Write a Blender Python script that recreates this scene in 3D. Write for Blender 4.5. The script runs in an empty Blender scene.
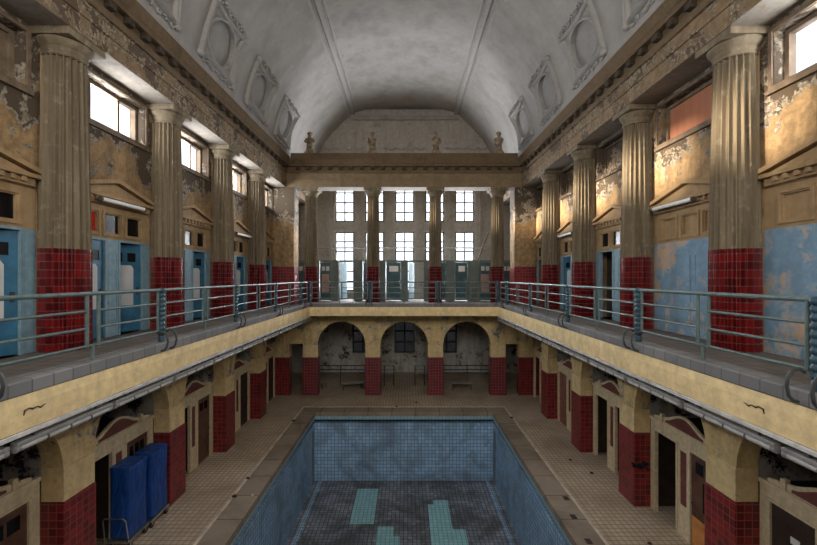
import bpy, bmesh, math, random
from mathutils import Vector, Matrix
random.seed(7)
PI = math.pi
scene = bpy.context.scene
col = scene.collection

# ------------------------------------------------------------------ dimensions (metres; y runs down the hall)
F_PX, CX, CY = 394.0, 406.7, 277.0
EYE = 6.23
S = 3.3
ROW = [7.77 + S * k for k in range(5)]          # column rows; ROW[4] is the far colonnade
BAY = {k: 9.42 + S * k for k in (-2, -1, 0, 1, 2, 3)}
HW = lambda k: 1.35 if k < 3 else 1.14
YN, YE = -3.0, 25.8                              # near and far end of the hall
G = 4.81                                         # gallery floor
SOF = 10.91                                      # architrave soffit
XW = 6.88                                        # gallery wall face
XE = 4.54                                        # balcony edge
YB = 18.91                                       # far balcony edge
YF = ROW[4]
TILE_UP = 6.77
XP0, XP1 = 6.32, 6.73                            # lower pillars
XO = 9.2                                         # outer walls
FB = 4.39                                        # fascia bottom

# ------------------------------------------------------------------ materials
MATS = {}
class NT:
    def __init__(s, name):
        m = bpy.data.materials.new(name); m.use_nodes = True
        s.m = m; s.t = m.node_tree; s.t.nodes.clear()
        s.out = s.n('ShaderNodeOutputMaterial'); s.b = s.n('ShaderNodeBsdfPrincipled')
        s.l(s.b.outputs[0], s.out.inputs[0])
    def n(s, typ, **kw):
        nd = s.t.nodes.new(typ)
        for k, v in kw.items(): setattr(nd, k, v)
        return nd
    def l(s, a, b): s.t.links.new(a, b)
    def pos(s):
        return s.n('ShaderNodeNewGeometry').outputs['Position']
    def mapping(s, vec, scale):
        mp = s.n('ShaderNodeMapping'); mp.inputs['Scale'].default_value = scale
        s.l(vec, mp.inputs['Vector']); return mp.outputs[0]
    def noise(s, vec, scale, detail=6, rough=.6, dist=0):
        nd = s.n('ShaderNodeTexNoise'); s.l(vec, nd.inputs['Vector'])
        nd.inputs['Scale'].default_value = scale; nd.inputs['Detail'].default_value = detail
        nd.inputs['Roughness'].default_value = rough; nd.inputs['Distortion'].default_value = dist
        return nd.outputs[0]
    def ramp(s, fac, a, b):
        r = s.n('ShaderNodeMapRange'); s.l(fac, r.inputs[0])
        r.inputs[1].default_value = a; r.inputs[2].default_value = b
        r.clamp = True; return r.outputs[0]
    def math(s, op, a, b=None):
        nd = s.n('ShaderNodeMath', operation=op)
        for i, v in enumerate((a, b)):
            if v is None: continue
            if isinstance(v, (int, float)): nd.inputs[i].default_value = v
            else: s.l(v, nd.inputs[i])
        return nd.outputs[0]
    def mix(s, fac, a, b):
        nd = s.n('ShaderNodeMix', data_type='RGBA')
        for sock, v in ((nd.inputs[0], fac), (nd.inputs[6], a), (nd.inputs[7], b)):
            if isinstance(v, (int, float)): sock.default_value = v
            elif isinstance(v, tuple): sock.default_value = (*v, 1)
            else: s.l(v, sock)
        return nd.outputs[2]
    def bump(s, h, strength=.4, dist=.02):
        nd = s.n('ShaderNodeBump'); nd.inputs['Strength'].default_value = strength
        nd.inputs['Distance'].default_value = dist
        s.l(h, nd.inputs['Height']); s.l(nd.outputs[0], s.b.inputs['Normal'])
    def done(s, color, rough=.8, spec=.3, metal=0):
        if isinstance(color, tuple): s.b.inputs['Base Color'].default_value = (*color, 1)
        else: s.l(color, s.b.inputs['Base Color'])
        if isinstance(rough, (int, float)): s.b.inputs['Roughness'].default_value = rough
        else: s.l(rough, s.b.inputs['Roughness'])
        s.b.inputs['Specular IOR Level'].default_value = spec
        s.b.inputs['Metallic'].default_value = metal
        MATS[s.m.name] = s.m
        return s.m

def plain(name, c, rough=.6, var=.25, scale=6, spec=.3, metal=0, bump=0):
    t = NT(name); p = t.pos()
    f = t.noise(p, scale)
    d = tuple(x * (1 - var) for x in c); u = tuple(min(1, x * (1 + var * .5)) for x in c)
    g = t.ramp(f, .35, .65)
    if bump: t.bump(f, bump)
    return t.done(t.mix(g, d, u), rough, spec, metal)

def peel(name, paint, under, bare, scale=1.2, thr=.56, soft=.02, zband=None, stain=(.10, .06, .03), stain_amt=.6, bump=.6, rough=.85, vary=.8):
    """old painted plaster: paint, flakes of an under coat, bare patches, brown stains"""
    t = NT(name); p = t.pos()
    f1 = t.noise(p, scale, 10, .65, .4)
    f2 = t.noise(t.mapping(p, (1, 1, 1)), scale * 4.3, 8, .7, .2)
    f3 = t.noise(t.mapping(p, (2.2, 2.2, .35)), scale * 1.1, 5, .6)
    h = t.math('ADD', t.math('MULTIPLY', f1, .72), t.math('MULTIPLY', f2, .28))
    if zband:                                    # wear that climbs the wall near the windows
        z0, z1, amt = zband
        sep = t.n('ShaderNodeSeparateXYZ'); t.l(p, sep.inputs[0])
        zz = t.ramp(sep.outputs[2], z0, z1)
        h = t.math('ADD', h, t.math('MULTIPLY', zz, amt))
    c = t.mix(t.ramp(f2, .38, .62), tuple(x * vary for x in paint), tuple(min(1, x * (1 + (1 - vary) * .3)) for x in paint))
    m1 = t.ramp(h, thr, thr + soft)
    c = t.mix(m1, c, under)
    f4 = t.noise(p, scale * 11, 6, .7)
    under = t.mix(t.ramp(f4, .47, .53), under, tuple((x + y) / 2 for x, y in zip(under, bare)))
    c = t.mix(m1, c, under)
    m2 = t.ramp(t.math('ADD', h, t.math('MULTIPLY', t.math('SUBTRACT', f4, .5), .15)), thr + .04, thr + .04 + soft)
    c = t.mix(m2, c, bare)
    st = t.math('MULTIPLY', t.ramp(f3, .45, .75), stain_amt)
    c = t.mix(st, c, stain)
    hh = t.math('SUBTRACT', t.math('MULTIPLY', f2, .4), t.math('ADD', m1, m2))
    t.bump(hh, bump, .015)
    return t.done(c, rough, .25)

def tiles(name, size, c1, c2, grout, gw=.008, rough=.3, off=(.013, .017, .011), dirt=None, dirt_thr=(.5, .7), only_z=False, spec=.5, size3=None, dscale=.8, missing=None, seed_off=0.0):
    t = NT(name); p = t.pos()
    sz = size3 or (size, size, size)
    a = t.n('ShaderNodeVectorMath', operation='SUBTRACT'); t.l(p, a.inputs[0]); a.inputs[1].default_value = off
    d = t.n('ShaderNodeVectorMath', operation='DIVIDE'); t.l(a.outputs[0], d.inputs[0]); d.inputs[1].default_value = sz
    fr = t.n('ShaderNodeVectorMath', operation='FRACTION'); t.l(d.outputs[0], fr.inputs[0])
    fl = t.n('ShaderNodeVectorMath', operation='FLOOR'); t.l(d.outputs[0], fl.inputs[0])
    sf = t.n('ShaderNodeSeparateXYZ'); t.l(fr.outputs[0], sf.inputs[0])
    nm = t.n('ShaderNodeSeparateXYZ'); t.l(t.n('ShaderNodeNewGeometry').outputs['Normal'], nm.inputs[0])
    line = None
    for i in range(3):
        if only_z and i != 2: continue
        e = t.math('ABSOLUTE', t.math('SUBTRACT', sf.outputs[i], .5))
        e = t.ramp(e, .5 - gw / sz[i], .5 - gw / sz[i] * .5)
        e = t.math('MULTIPLY', e, t.math('LESS_THAN', t.math('ABSOLUTE', nm.outputs[i]), .7))
        line = e if line is None else t.math('MAXIMUM', line, e)
    wn = t.n('ShaderNodeTexWhiteNoise', noise_dimensions='3D'); t.l(fl.outputs[0], wn.inputs[0])
    c = t.mix(wn.outputs[0], c1, c2)
    if dirt:
        f = t.noise(p, dscale, 8, .65, .5)
        c = t.mix(t.ramp(f, *dirt_thr), c, dirt)
    c = t.mix(line, c, grout)
    f2 = t.noise(p, 30, 3)
    t.bump(t.math('SUBTRACT', t.math('MULTIPLY', f2, .15), line), .35, .006)
    r = t.math('ADD', t.math('MULTIPLY', line, .4), t.math('ADD', rough, t.math('MULTIPLY', f2, .15)))
    return t.done(c, r, spec)

peel('wall_ochre', (.37, .24, .12), (.36, .31, .245), (.085, .062, .042), 1.1, .595, .02, (8.5, 9.6, .165), stain_amt=.65, bump=.9, vary=.6)
peel('wall_ochre_sound', (.39, .26, .135), (.44, .36, .26), (.3, .22, .14), 1.0, .62, .03, None, stain_amt=.5, bump=.3)
peel('frieze_plaster', (.25, .17, .098), (.36, .285, .195), (.10, .07, .046), 1.5, .485, .02, None, stain_amt=.6, bump=.9, vary=.65)
peel('soffit_plaster', (.25, .215, .175), (.22, .17, .12), (.3, .17, .1), 1.6, .60, .03, None, stain_amt=.2)
peel('cornice_wood', (.14, .094, .052), (.10, .068, .04), (.08, .055, .035), 1.5, .55, .05, None, stain_amt=.5, bump=.3)
peel('end_wall_plaster', (.36, .335, .30), (.28, .25, .21), (.24, .2, .15), 1.2, .57, .03, None, stain=(.2, .16, .12), stain_amt=.45, bump=.3)
peel('vault_plaster', (.315, .294, .272), (.27, .252, .234), (.22, .206, .193), .5, .56, .12, None, stain=(.15, .137, .126), stain_amt=.5, bump=.08, rough=.9, vary=.9)
peel('relief_plaster', (.33, .31, .29), (.275, .26, .245), (.21, .20, .19), 2.5, .56, .08, None, stain=(.30, .28, .26), stain_amt=.5, bump=.15, rough=.9, vary=.9)
peel('cream_paint', (.80, .61, .32), (.62, .50, .32), (.42, .37, .31), 1.3, .595, .012, None, stain=(.36, .26, .14), stain_amt=.4, bump=.35, rough=.65)
peel('fascia_paint', (.88, .675, .36), (.66, .53, .34), (.36, .28, .2), 1.1, .64, .012, None, stain=(.50, .37, .20), stain_amt=.35, bump=.3, rough=.6)
peel('arcade_paint', (.76, .57, .28), (.48, .42, .34), (.22, .18, .15), 1.7, .54, .015, None, stain=(.25, .18, .10), stain_amt=.5, bump=.4, rough=.7)
peel('back_plaster', (.50, .47, .43), (.40, .37, .33), (.03, .027, .025), 1.2, .53, .02, None, stain=(.08, .07, .06), stain_amt=.5, bump=.4)
peel('mould_plaster', (.52, .48, .41), (.40, .37, .33), (.025, .022, .02), 1.9, .505, .015, None, stain=(.10, .085, .07), stain_amt=.5, bump=.4)
peel('far_frieze', (.22, .158, .09), (.19, .14, .08), (.2, .14, .085), 1.3, .60, .05, None, stain_amt=.4, bump=.2)
peel('roundel_plaster', (.255, .24, .226), (.22, .21, .20), (.18, .17, .16), 1.5, .58, .1, None, stain=(.3, .28, .26), stain_amt=.5, bump=.1, rough=.9, vary=.9)
peel('screen_paint', (.70, .58, .38), (.58, .48, .33), (.35, .28, .2), 2.0, .68, .02, None, stain=(.3, .22, .13), stain_amt=.35, bump=.1, rough=.5)
peel('blue_boarding', (.21, .33, .44), (.26, .36, .44), (.55, .37, .24), 1.15, .515, .010, None, stain=(.12, .17, .21), stain_amt=.4, bump=.4, rough=.7)
peel('blue_grey_paint', (.22, .34, .40), (.18, .27, .32), (.3, .25, .2), 1.8, .68, .02, None, stain=(.10, .14, .17), stain_amt=.4, bump=.1, rough=.6)
plain('dentil_shade', (.05, .036, .022), .9, .4, 6)  # near-black dentils: shade of the cornice groove painted into the colour
plain('edge_strip', (.62, .53, .42), .6, .3, 3)
plain('pool_strip', (.20, .24, .27), .6, .25, 4)
plain('door_blue', (.03, .125, .21), .45, .3, 3)
plain('door_teal', (.045, .10, .115), .5, .35, 3)
plain('cabin_grey_green', (.12, .145, .13), .6, .25, 2)
plain('door_white_panel', (.50, .50, .50), .5, .15, 2)
plain('pinkish_panel', (.34, .23, .19), .5, .2, 2)
plain('door_brown', (.125, .062, .04), .45, .35, 3)
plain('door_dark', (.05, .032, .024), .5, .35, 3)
plain('door_pink_brown', (.26, .115, .085), .5, .3, 3)
plain('door_orange', (.62, .26, .08), .5, .25, 4)
plain('maroon_panel', (.17, .055, .048), .5, .25, 4)
plain('plate_white', (.75, .75, .72), .5, .05, 2)
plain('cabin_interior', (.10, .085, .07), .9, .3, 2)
plain('frame_dark', (.045, .036, .03), .6, .3, 5)
plain('window_frame_brown', (.17, .12, .08), .7, .35, 5)
plain('window_frame_grey', (.085, .08, .072), .7, .3, 4)
plain('rail_paint', (.115, .16, .155), .45, .25, 9)
plain('rail_blue', (.035, .075, .10), .45, .3, 9)
plain('pipe_dark', (.05, .055, .055), .5, .3, 9)
plain('pipe_grey', (.26, .25, .24), .6, .3, 5)
plain('lamp_housing', (.25, .245, .235), .45, .25, 7)
plain('lamp_tube', (.46, .45, .43), .35, .15, 7)
plain('lamp_cap', (.10, .09, .085), .6, .3, 7)
plain('conduit_white', (.58, .57, .56), .5, .3, 5)
plain('chrome', (.55, .54, .52), .3, .2, 9, metal=.9)
plain('rubber', (.03, .03, .03), .8, .3, 9)
plain('statue_stone', (.25, .185, .12), .85, .6, 5, bump=.3)
plain('debris_dark', (.06, .045, .035), .9, .4, 20)
plain('debris_pale', (.55, .52, .48), .9, .3, 20)
plain('bench_wood', (.32, .29, .25), .7, .35, 4)
plain('black_cloth', (.012, .012, .013), .9, .4, 12)
plain('red_glass', (.55, .035, .02), .3, .2, 3)
plain('bare_timber', (.16, .11, .07), .8, .4, 6)
tiles('red_tile', .15, (.25, .014, .016), (.10, .007, .010), (.26, .09, .075), .010, .24)
tiles('red_tile_far', .15, (.20, .014, .022), (.11, .010, .02), (.26, .13, .12), .010, .25)
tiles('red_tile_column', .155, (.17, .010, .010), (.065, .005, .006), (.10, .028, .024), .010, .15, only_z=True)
tiles('deck_tile', .15, (.60, .49, .365), (.51, .41, .30), (.24, .185, .13), .013, .5, dirt=(.36, .275, .195), dirt_thr=(.42, .66), spec=.35, dscale=.55)
tiles('gallery_floor', .30, (.16, .135, .115), (.13, .11, .095), (.08, .07, .06), .012, .7, dirt=(.09, .075, .06), spec=.25)
tiles('kerb_block', .30, (.235, .23, .225), (.18, .18, .178), (.12, .12, .12), .012, .75, dirt=(.13, .13, .13), dirt_thr=(.45, .75), spec=.25, size3=(.30, .30, 3.0), off=(.1, .1, -1.9))
tiles('coping_stone', 1.1, (.33, .265, .20), (.28, .22, .168), (.10, .08, .06), .018, .75, dirt=(.17, .135, .105), dirt_thr=(.42, .7), spec=.25, off=(-.55, .2, -.4))
tiles('pool_tile', .16, (.38, .58, .80), (.27, .43, .62), (.11, .16, .22), .014, .35, dirt=(.17, .24, .33), dirt_thr=(.46, .66), dscale=.9)
tiles('pool_floor_tile', .16, (.36, .40, .47), (.20, .225, .27), (.075, .08, .09), .016, .5, dirt=(.10, .105, .115), dirt_thr=(.42, .60), dscale=.9)
tiles('turquoise_tile', .16, (.38, .70, .75), (.31, .60, .66), (.16, .30, .34), .012, .4)
tiles('turquoise_band', .16, (.30, .48, .55), (.24, .41, .48), (.14, .22, .25), .012, .4)

def stone():
    t = NT('column_stone'); p = t.pos()
    f1 = t.noise(t.mapping(p, (3, 3, .25)), 1.6, 6, .6); f2 = t.noise(p, 5, 8, .7)
    c = t.mix(t.ramp(f1, .35, .7), (.215, .168, .108), (.10, .074, .046))
    c = t.mix(t.ramp(f2, .55, .72), c, (.29, .24, .17))
    t.bump(f2, .25, .012); t.done(c, .85, .25)
stone()
def canvas():
    t = NT('blue_canvas'); p = t.pos()
    f = t.noise(t.mapping(p, (3, 3, 1.2)), 2.2, 3, .5, .6)
    c = t.mix(t.ramp(f, .35, .7), (.006, .042, .20), (.013, .08, .33))
    t.bump(f, .8, .08); t.done(c, .45, .4)
canvas()
def board():
    t = NT('window_board'); p = t.pos()
    f = t.noise(t.mapping(p, (1, 4, .5)), 2, 5, .6)
    t.done(t.mix(f, (.34, .125, .065), (.50, .21, .12)), .7, .25)
board()
def glass(name, tint, alpha, dirt=(.5, .53, .55)):
    t = NT(name); p = t.pos()
    tr = t.n('ShaderNodeBsdfTransparent'); tr.inputs[0].default_value = (*tint, 1)
    gl = t.n('ShaderNodeBsdfGlossy'); gl.inputs['Roughness'].default_value = .08
    tl = t.n('ShaderNodeBsdfDiffuse'); tl.inputs[0].default_value = (*dirt, 1)
    m1 = t.n('ShaderNodeMixShader'); m1.inputs[0].default_value = .05
    t.l(tr.outputs[0], m1.inputs[1]); t.l(gl.outputs[0], m1.inputs[2])
    m2 = t.n('ShaderNodeMixShader'); t.l(t.math('MULTIPLY', t.ramp(t.noise(p, 2.5), .35, .75), alpha), m2.inputs[0])
    t.l(m1.outputs[0], m2.inputs[1]); t.l(tl.outputs[0], m2.inputs[2])
    t.l(m2.outputs[0], t.out.inputs[0]); MATS[name] = t.m
glass('window_glass', (.97, .985, 1.0), .05)
glass('window_glass_dim', (.085, .085, .085), .35, (.13, .13, .13))  # dark tint paints in the dim view outside
def dark_glass():
    t = NT('dark_glass'); t.done((.006, .006, .007), .18, .25)
dark_glass()

# ------------------------------------------------------------------ mesh helpers
class M:
    """collects shapes for ONE mesh object (world coordinates)"""
    def __init__(s): s.v = []; s.f = []; s.smooth = False
    def box(s, x0, x1, y0, y1, z0, z1):
        if x0 > x1: x0, x1 = x1, x0
        if y0 > y1: y0, y1 = y1, y0
        if z0 > z1: z0, z1 = z1, z0
        b = len(s.v)
        s.v += [(x, y, z) for z in (z0, z1) for y in (y0, y1) for x in (x0, x1)]
        s.f += [tuple(b + i for i in q) for q in ((0, 2, 3, 1), (4, 5, 7, 6), (0, 1, 5, 4), (2, 6, 7, 3), (0, 4, 6, 2), (1, 3, 7, 5))]
        return s
    def cbox(s, x0, x1, y0, y1, z0, z1, c=.01):
        """box with chamfered edges"""
        bm = bmesh.new(); bmesh.ops.create_cube(bm, size=1)
        for v in bm.verts:
            v.co = Vector(((x0 + x1) / 2 + v.co.x * abs(x1 - x0), (y0 + y1) / 2 + v.co.y * abs(y1 - y0), (z0 + z1) / 2 + v.co.z * abs(z1 - z0)))
        bmesh.ops.bevel(bm, geom=list(bm.edges), offset=c, segments=2, affect='EDGES', profile=.5)
        s.add_bm(bm); return s
    def add_bm(s, bm):
        b = len(s.v); bm.verts.index_update()
        s.v += [tuple(v.co) for v in bm.verts]
        s.f += [tuple(b + v.index for v in f.verts) for f in bm.faces]
        bm.free()
    def loft(s, rings, caps=True, closed=True):
        b = len(s.v); n = len(rings[0])
        for r in rings: s.v += [tuple(p) for p in r]
        for i in range(len(rings) - 1):
            for j in range(n if closed else n - 1):
                k = (j + 1) % n
                s.f.append((b + i * n + j, b + i * n + k, b + (i + 1) * n + k, b + (i + 1) * n + j))
        if caps and closed:
            s.f.append(tuple(b + j for j in range(n - 1, -1, -1)))
            s.f.append(tuple(b + (len(rings) - 1) * n + j for j in range(n)))
        return s
    def lathe(s, prof, c=(0, 0, 0), n=20):
        return s.loft([[(c[0] + r * math.cos(2 * PI * j / n), c[1] + r * math.sin(2 * PI * j / n), c[2] + z) for j in range(n)] for r, z in prof])
    def tube(s, pts, r, n=8, closed=False):
        pts = [Vector(p) for p in pts]; rings = []; up = None
        for i, p in enumerate(pts):
            a = pts[max(0, i - 1)]; b = pts[min(len(pts) - 1, i + 1)]
            d = (b - a).normalized()
            if up is None:
                up = Vector((0, 0, 1)) if abs(d.z) < .9 else Vector((1, 0, 0))
            e1 = d.cross(up).normalized(); e2 = e1.cross(d).normalized(); up = e2
            rr = r[i] if isinstance(r, (list, tuple)) else r
            rings.append([p + (e1 * math.cos(2 * PI * j / n) + e2 * math.sin(2 * PI * j / n)) * rr for j in range(n)])
        return s.loft(rings)
    def prism(s, poly, fn, t0, t1):
        """poly [(u,v)], fn(u,v,t)->xyz, extruded t0..t1"""
        return s.loft([[fn(u, v, t0) for u, v in poly], [fn(u, v, t1) for u, v in poly]])
    def sphere(s, c, r, n=10, sc=(1, 1, 1)):
        rings = []
        for i in range(1, n // 2 + 1):
            a = PI * i / (n // 2 + 1)
            rings.append([(c[0] + sc[0] * r * math.sin(a) * math.cos(2 * PI * j / n), c[1] + sc[1] * r * math.sin(a) * math.sin(2 * PI * j / n), c[2] + sc[2] * r * math.cos(a)) for j in range(n)])
        return s.loft(rings)
    def holed(s, u0, u1, v0, v1, holes, fn, t0, t1):
        """rectangular slab u0..u1 x v0..v1 with rectangular holes, thickness t0..t1"""
        us = sorted({u0, u1, *[h[0] for h in holes], *[h[1] for h in holes]}); us = [u for u in us if u0 <= u <= u1]
        vs = sorted({v0, v1, *[h[2] for h in holes], *[h[3] for h in holes]}); vs = [v for v in vs if v0 <= v <= v1]
        def solid(i, j):
            if i < 0 or j < 0 or i >= len(us) - 1 or j >= len(vs) - 1: return False
            cu, cv = (us[i] + us[i + 1]) / 2, (vs[j] + vs[j + 1]) / 2
            return not any(h[0] < cu < h[1] and h[2] < cv < h[3] for h in holes)
        def quad(*p):
            b = len(s.v); s.v += [tuple(q) for q in p]; s.f.append((b, b + 1, b + 2, b + 3))
        for i in range(len(us) - 1):
            for j in range(len(vs) - 1):
                if not solid(i, j): continue
                a, b_, c, d = us[i], us[i + 1], vs[j], vs[j + 1]
                quad(fn(a, c, t0), fn(b_, c, t0), fn(b_, d, t0), fn(a, d, t0))
                quad(fn(a, c, t1), fn(a, d, t1), fn(b_, d, t1), fn(b_, c, t1))
                if not solid(i - 1, j): quad(fn(a, c, t0), fn(a, d, t0), fn(a, d, t1), fn(a, c, t1))
                if not solid(i + 1, j): quad(fn(b_, c, t0), fn(b_, c, t1), fn(b_, d, t1), fn(b_, d, t0))
                if not solid(i, j - 1): quad(fn(a, c, t0), fn(a, c, t1), fn(b_, c, t1), fn(b_, c, t0))
                if not solid(i, j + 1): quad(fn(a, d, t0), fn(b_, d, t0), fn(b_, d, t1), fn(a, d, t1))
        return s
    def arcade(s, u0, u1, centres, half, spring, top, fn, t0, t1, n=20):
        """wall band from spring to top with round arches at the given centres (half = half span)"""
        cuts = [u0]; 
        edges = []
        for c in centres: edges += [c - half, c + half]
        seg = [u0] + edges + [u1]
        def quad(*p):
            b = len(s.v); s.v += [tuple(q) for q in p]; s.f.append((b, b + 1, b + 2, b + 3))
        for i in range(0, len(seg), 2):
            a, b = seg[i], seg[i + 1]
            if b - a > 1e-4: s.prism([(a, spring), (b, spring), (b, top), (a, top)], fn, t0, t1)
        for c in centres:
            pts = [(c - half * math.cos(PI * i / n), spring + half * math.sin(PI * i / n)) for i in range(n + 1)]
            for (a, za), (b, zb) in zip(pts, pts[1:]):
                quad(fn(a, za, t0), fn(b, zb, t0), fn(b, top, t0), fn(a, top, t0))
                quad(fn(a, za, t1), fn(a, top, t1), fn(b, top, t1), fn(b, zb, t1))
                quad(fn(a, za, t0), fn(a, za, t1), fn(b, zb, t1), fn(b, zb, t0))
        return s
    def frame(s, u0, u1, v0, v1, w, fn, t0, t1):
        return s.holed(u0, u1, v0, v1, [(u0 + w, u1 - w, v0 + w, v1 - w)], fn, t0, t1)
    def build(s, name, mat, parent=None, smooth=False, angle=35):
        me = bpy.data.meshes.new(name)
        off = Vector((0, 0, 0))
        if parent is not None:
            q = parent
            while q is not None: off += q.location; q = q.parent
        me.from_pydata([tuple(Vector(v) - off) for v in s.v], [], s.f)
        bm = bmesh.new(); bm.from_mesh(me)
        bmesh.ops.remove_doubles(bm, verts=bm.verts, dist=1e-5)
        bmesh.ops.recalc_face_normals(bm, faces=bm.faces)
        bm.to_mesh(me); bm.free()
        if smooth:
            me.polygons.foreach_set('use_smooth', [True] * len(me.polygons))
            me.set_sharp_from_angle(angle=math.radians(angle))
        me.materials.append(MATS[mat])
        o = bpy.data.objects.new(name, me); col.objects.link(o)
        if parent is not None: o.parent = parent
        return o

def tag(o, label=None, cat=None, group=None, kind=None):
    if label: o['label'] = label
    if cat: o['category'] = cat
    if group: o['group'] = group
    if kind: o['kind'] = kind
    return o
def thing(name, label, cat, loc, group=None, rz=0, kind=None):
    o = bpy.data.objects.new(name, None); col.objects.link(o)
    o.empty_display_size = .2; o.location = loc; o.rotation_euler = (0, 0, rz)
    return tag(o, label, cat, group, kind)
def dup(root, loc, rz, label):
    r = root.copy(); col.objects.link(r); r.location = loc; r.rotation_euler = (0, 0, rz); r['label'] = label
    for ch in list(root.children):
        c = ch.copy(); col.objects.link(c); c.parent = r
        for g in ch.children:
            d = g.copy(); col.objects.link(d); d.parent = c
    return r
def struct(m, name, mat, label, smooth=False):
    o = m.build(name, mat, None, smooth); o['kind'] = 'structure'; o['label'] = label
    return o
def sx(s): return lambda u, v, t: (s * t, u, v)          # u along the hall, v up, t = distance from centre line
def fy(u, v, t): return (u, t, v)                         # u across, v up, t depth
ORD = ['nearest', 'second', 'third', 'fourth', 'fifth']
SIDE = {-1: 'left', 1: 'right'}

# ------------------------------------------------------------------ ceiling profile
PTS = [(6.12, 12.25), (6.03, 12.85), (5.87, 13.75), (5.48, 14.6), (4.83, 15.55), (3.4, 16.97)]
def catmull(P, n=10):
    out = []
    for i in range(len(P) - 1):
        p0 = Vector(P[max(i - 1, 0)]); p1 = Vector(P[i]); p2 = Vector(P[i + 1]); p3 = Vector(P[min(i + 2, len(P) - 1)])
        for k in range(n):
            t = k / n
            out.append(.5 * ((2 * p1) + (-p0 + p2) * t + (2 * p0 - 5 * p1 + 4 * p2 - p3) * t * t + (-p0 + 3 * p1 - 3 * p2 + p3) * t ** 3))
    out.append(Vector(P[-1])); return out
COVE = catmull(PTS)
LEN = [0.0]
for a, b in zip(COVE, COVE[1:]): LEN.append(LEN[-1] + (b - a).length)
def cove_at(l, off=0.0):
    l = max(0.0, min(LEN[-1] - 1e-6, l))
    i = max(j for j in range(len(LEN)) if LEN[j] <= l); i = min(i, len(COVE) - 2)
    f = (l - LEN[i]) / (LEN[i + 1] - LEN[i])
    p = COVE[i].lerp(COVE[i + 1], f); d = (COVE[i + 1] - COVE[i]).normalized()
    n = Vector((-d.y, d.x))
    if n.x > 0: n = -n
    return p + n * off
L0 = min(range(len(LEN)), key=lambda i: abs(COVE[i].y - 13.72)); L0 = LEN[L0]
CROWN = 17.46
def centre_arc(n=16):
    sag = CROWN - 16.97; R = (3.4 ** 2 + sag ** 2) / (2 * sag)
    a = math.asin(3.4 / R)
    return [(R * math.sin(a - 2 * a * i / n), CROWN - R + R * math.cos(a - 2 * a * i / n)) for i in range(n + 1)]
ARC = centre_arc()
def ceiling():
    m = M()
    m.loft([[(x, y, z) for x, z in ARC] for y in (YN, 3, 9, 15, 21, YE + .06)], closed=False)
    ls = [0.0]
    while ls[-1] < LEN[-1] - 1e-3:
        st = .06 if abs(ls[-1] - L0) < 1.0 else .25
        ls.append(min(LEN[-1], ls[-1] + st))
    ys = [YN]
    while ys[-1] < YE + .06 - 1e-3:
        st = .06 if any(abs(ys[-1] - BAY[k]) < 1.05 for k in range(4)) else .3
        ys.append(min(YE + .06, ys[-1] + st))
    for s in (-1, 1):
        b0 = len(m.v)
        for y in ys:
            for l in ls:
                p = cove_at(l); m.v.append((s * p.x, y, p.y))
        n = len(ls)
        for i in range(len(ys) - 1):
            for j in range(n - 1):
                yc, lc = (ys[i] + ys[i + 1]) / 2, (ls[j] + ls[j + 1]) / 2
                if any(((yc - BAY[k]) / .865) ** 2 + ((lc - L0) / .685) ** 2 < 1 for k in range(4)): continue
                m.f.append((b0 + i * n + j, b0 + (i + 1) * n + j, b0 + (i + 1) * n + j + 1, b0 + i * n + j + 1))
    struct(m, 'ceiling', 'vault_plaster', 'grey plaster coved vault over the pool hall', True)
    m = M()                                               # recess above the end moulding
    m.loft([[(x, y, z + .02) for x, z in ARC] for y in (YE, YE + 2.6)], closed=False)
    m.holed(-3.6, 3.6, 16.7, 17.7, [], fy, YE + 2.6, YE + 2.7)
    m.box(-3.6, 3.6, YE + .2, YE + 2.6, 16.72, 16.78)
    struct(m, 'ceiling_recess', 'vault_plaster', 'shadowed recess closing the flat band of the vault')
    for s in (-1, 1):                                     # longitudinal ribs
        m = M(); sec = [(-.36, .03), (-.34, -.08), (-.24, -.11), (-.2, -.03), (-.12, -.03), (-.08, -.19), (.08, -.19), (.12, -.03), (.2, -.03), (.24, -.11), (.34, -.08), (.36, .03)]
        a = math.radians(30)
        def rot(p): return (s * (3.4 + p[0] * math.cos(a) + p[1] * math.sin(a)), 16.97 - p[0] * math.sin(a) + p[1] * math.cos(a))
        m.loft([[(rot(p)[0], y, rot(p)[1]) for p in sec] for y in (YN, YE)])
        struct(m, f'trim_ceiling_{SIDE[s]}', 'relief_plaster', f'moulded plaster rib running along the {SIDE[s]} edge of the flat ceiling band')
    m = M()
    m.box(-3.55, 3.55, YE - .32, YE - .005, 16.6, 16.72).box(-3.5, 3.5, YE - .2, YE - .005, 16.48, 16.6)
    struct(m, 'trim_end_moulding', 'vault_plaster', 'straight plaster moulding over the end wall below the vault recess')
ceiling()

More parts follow.
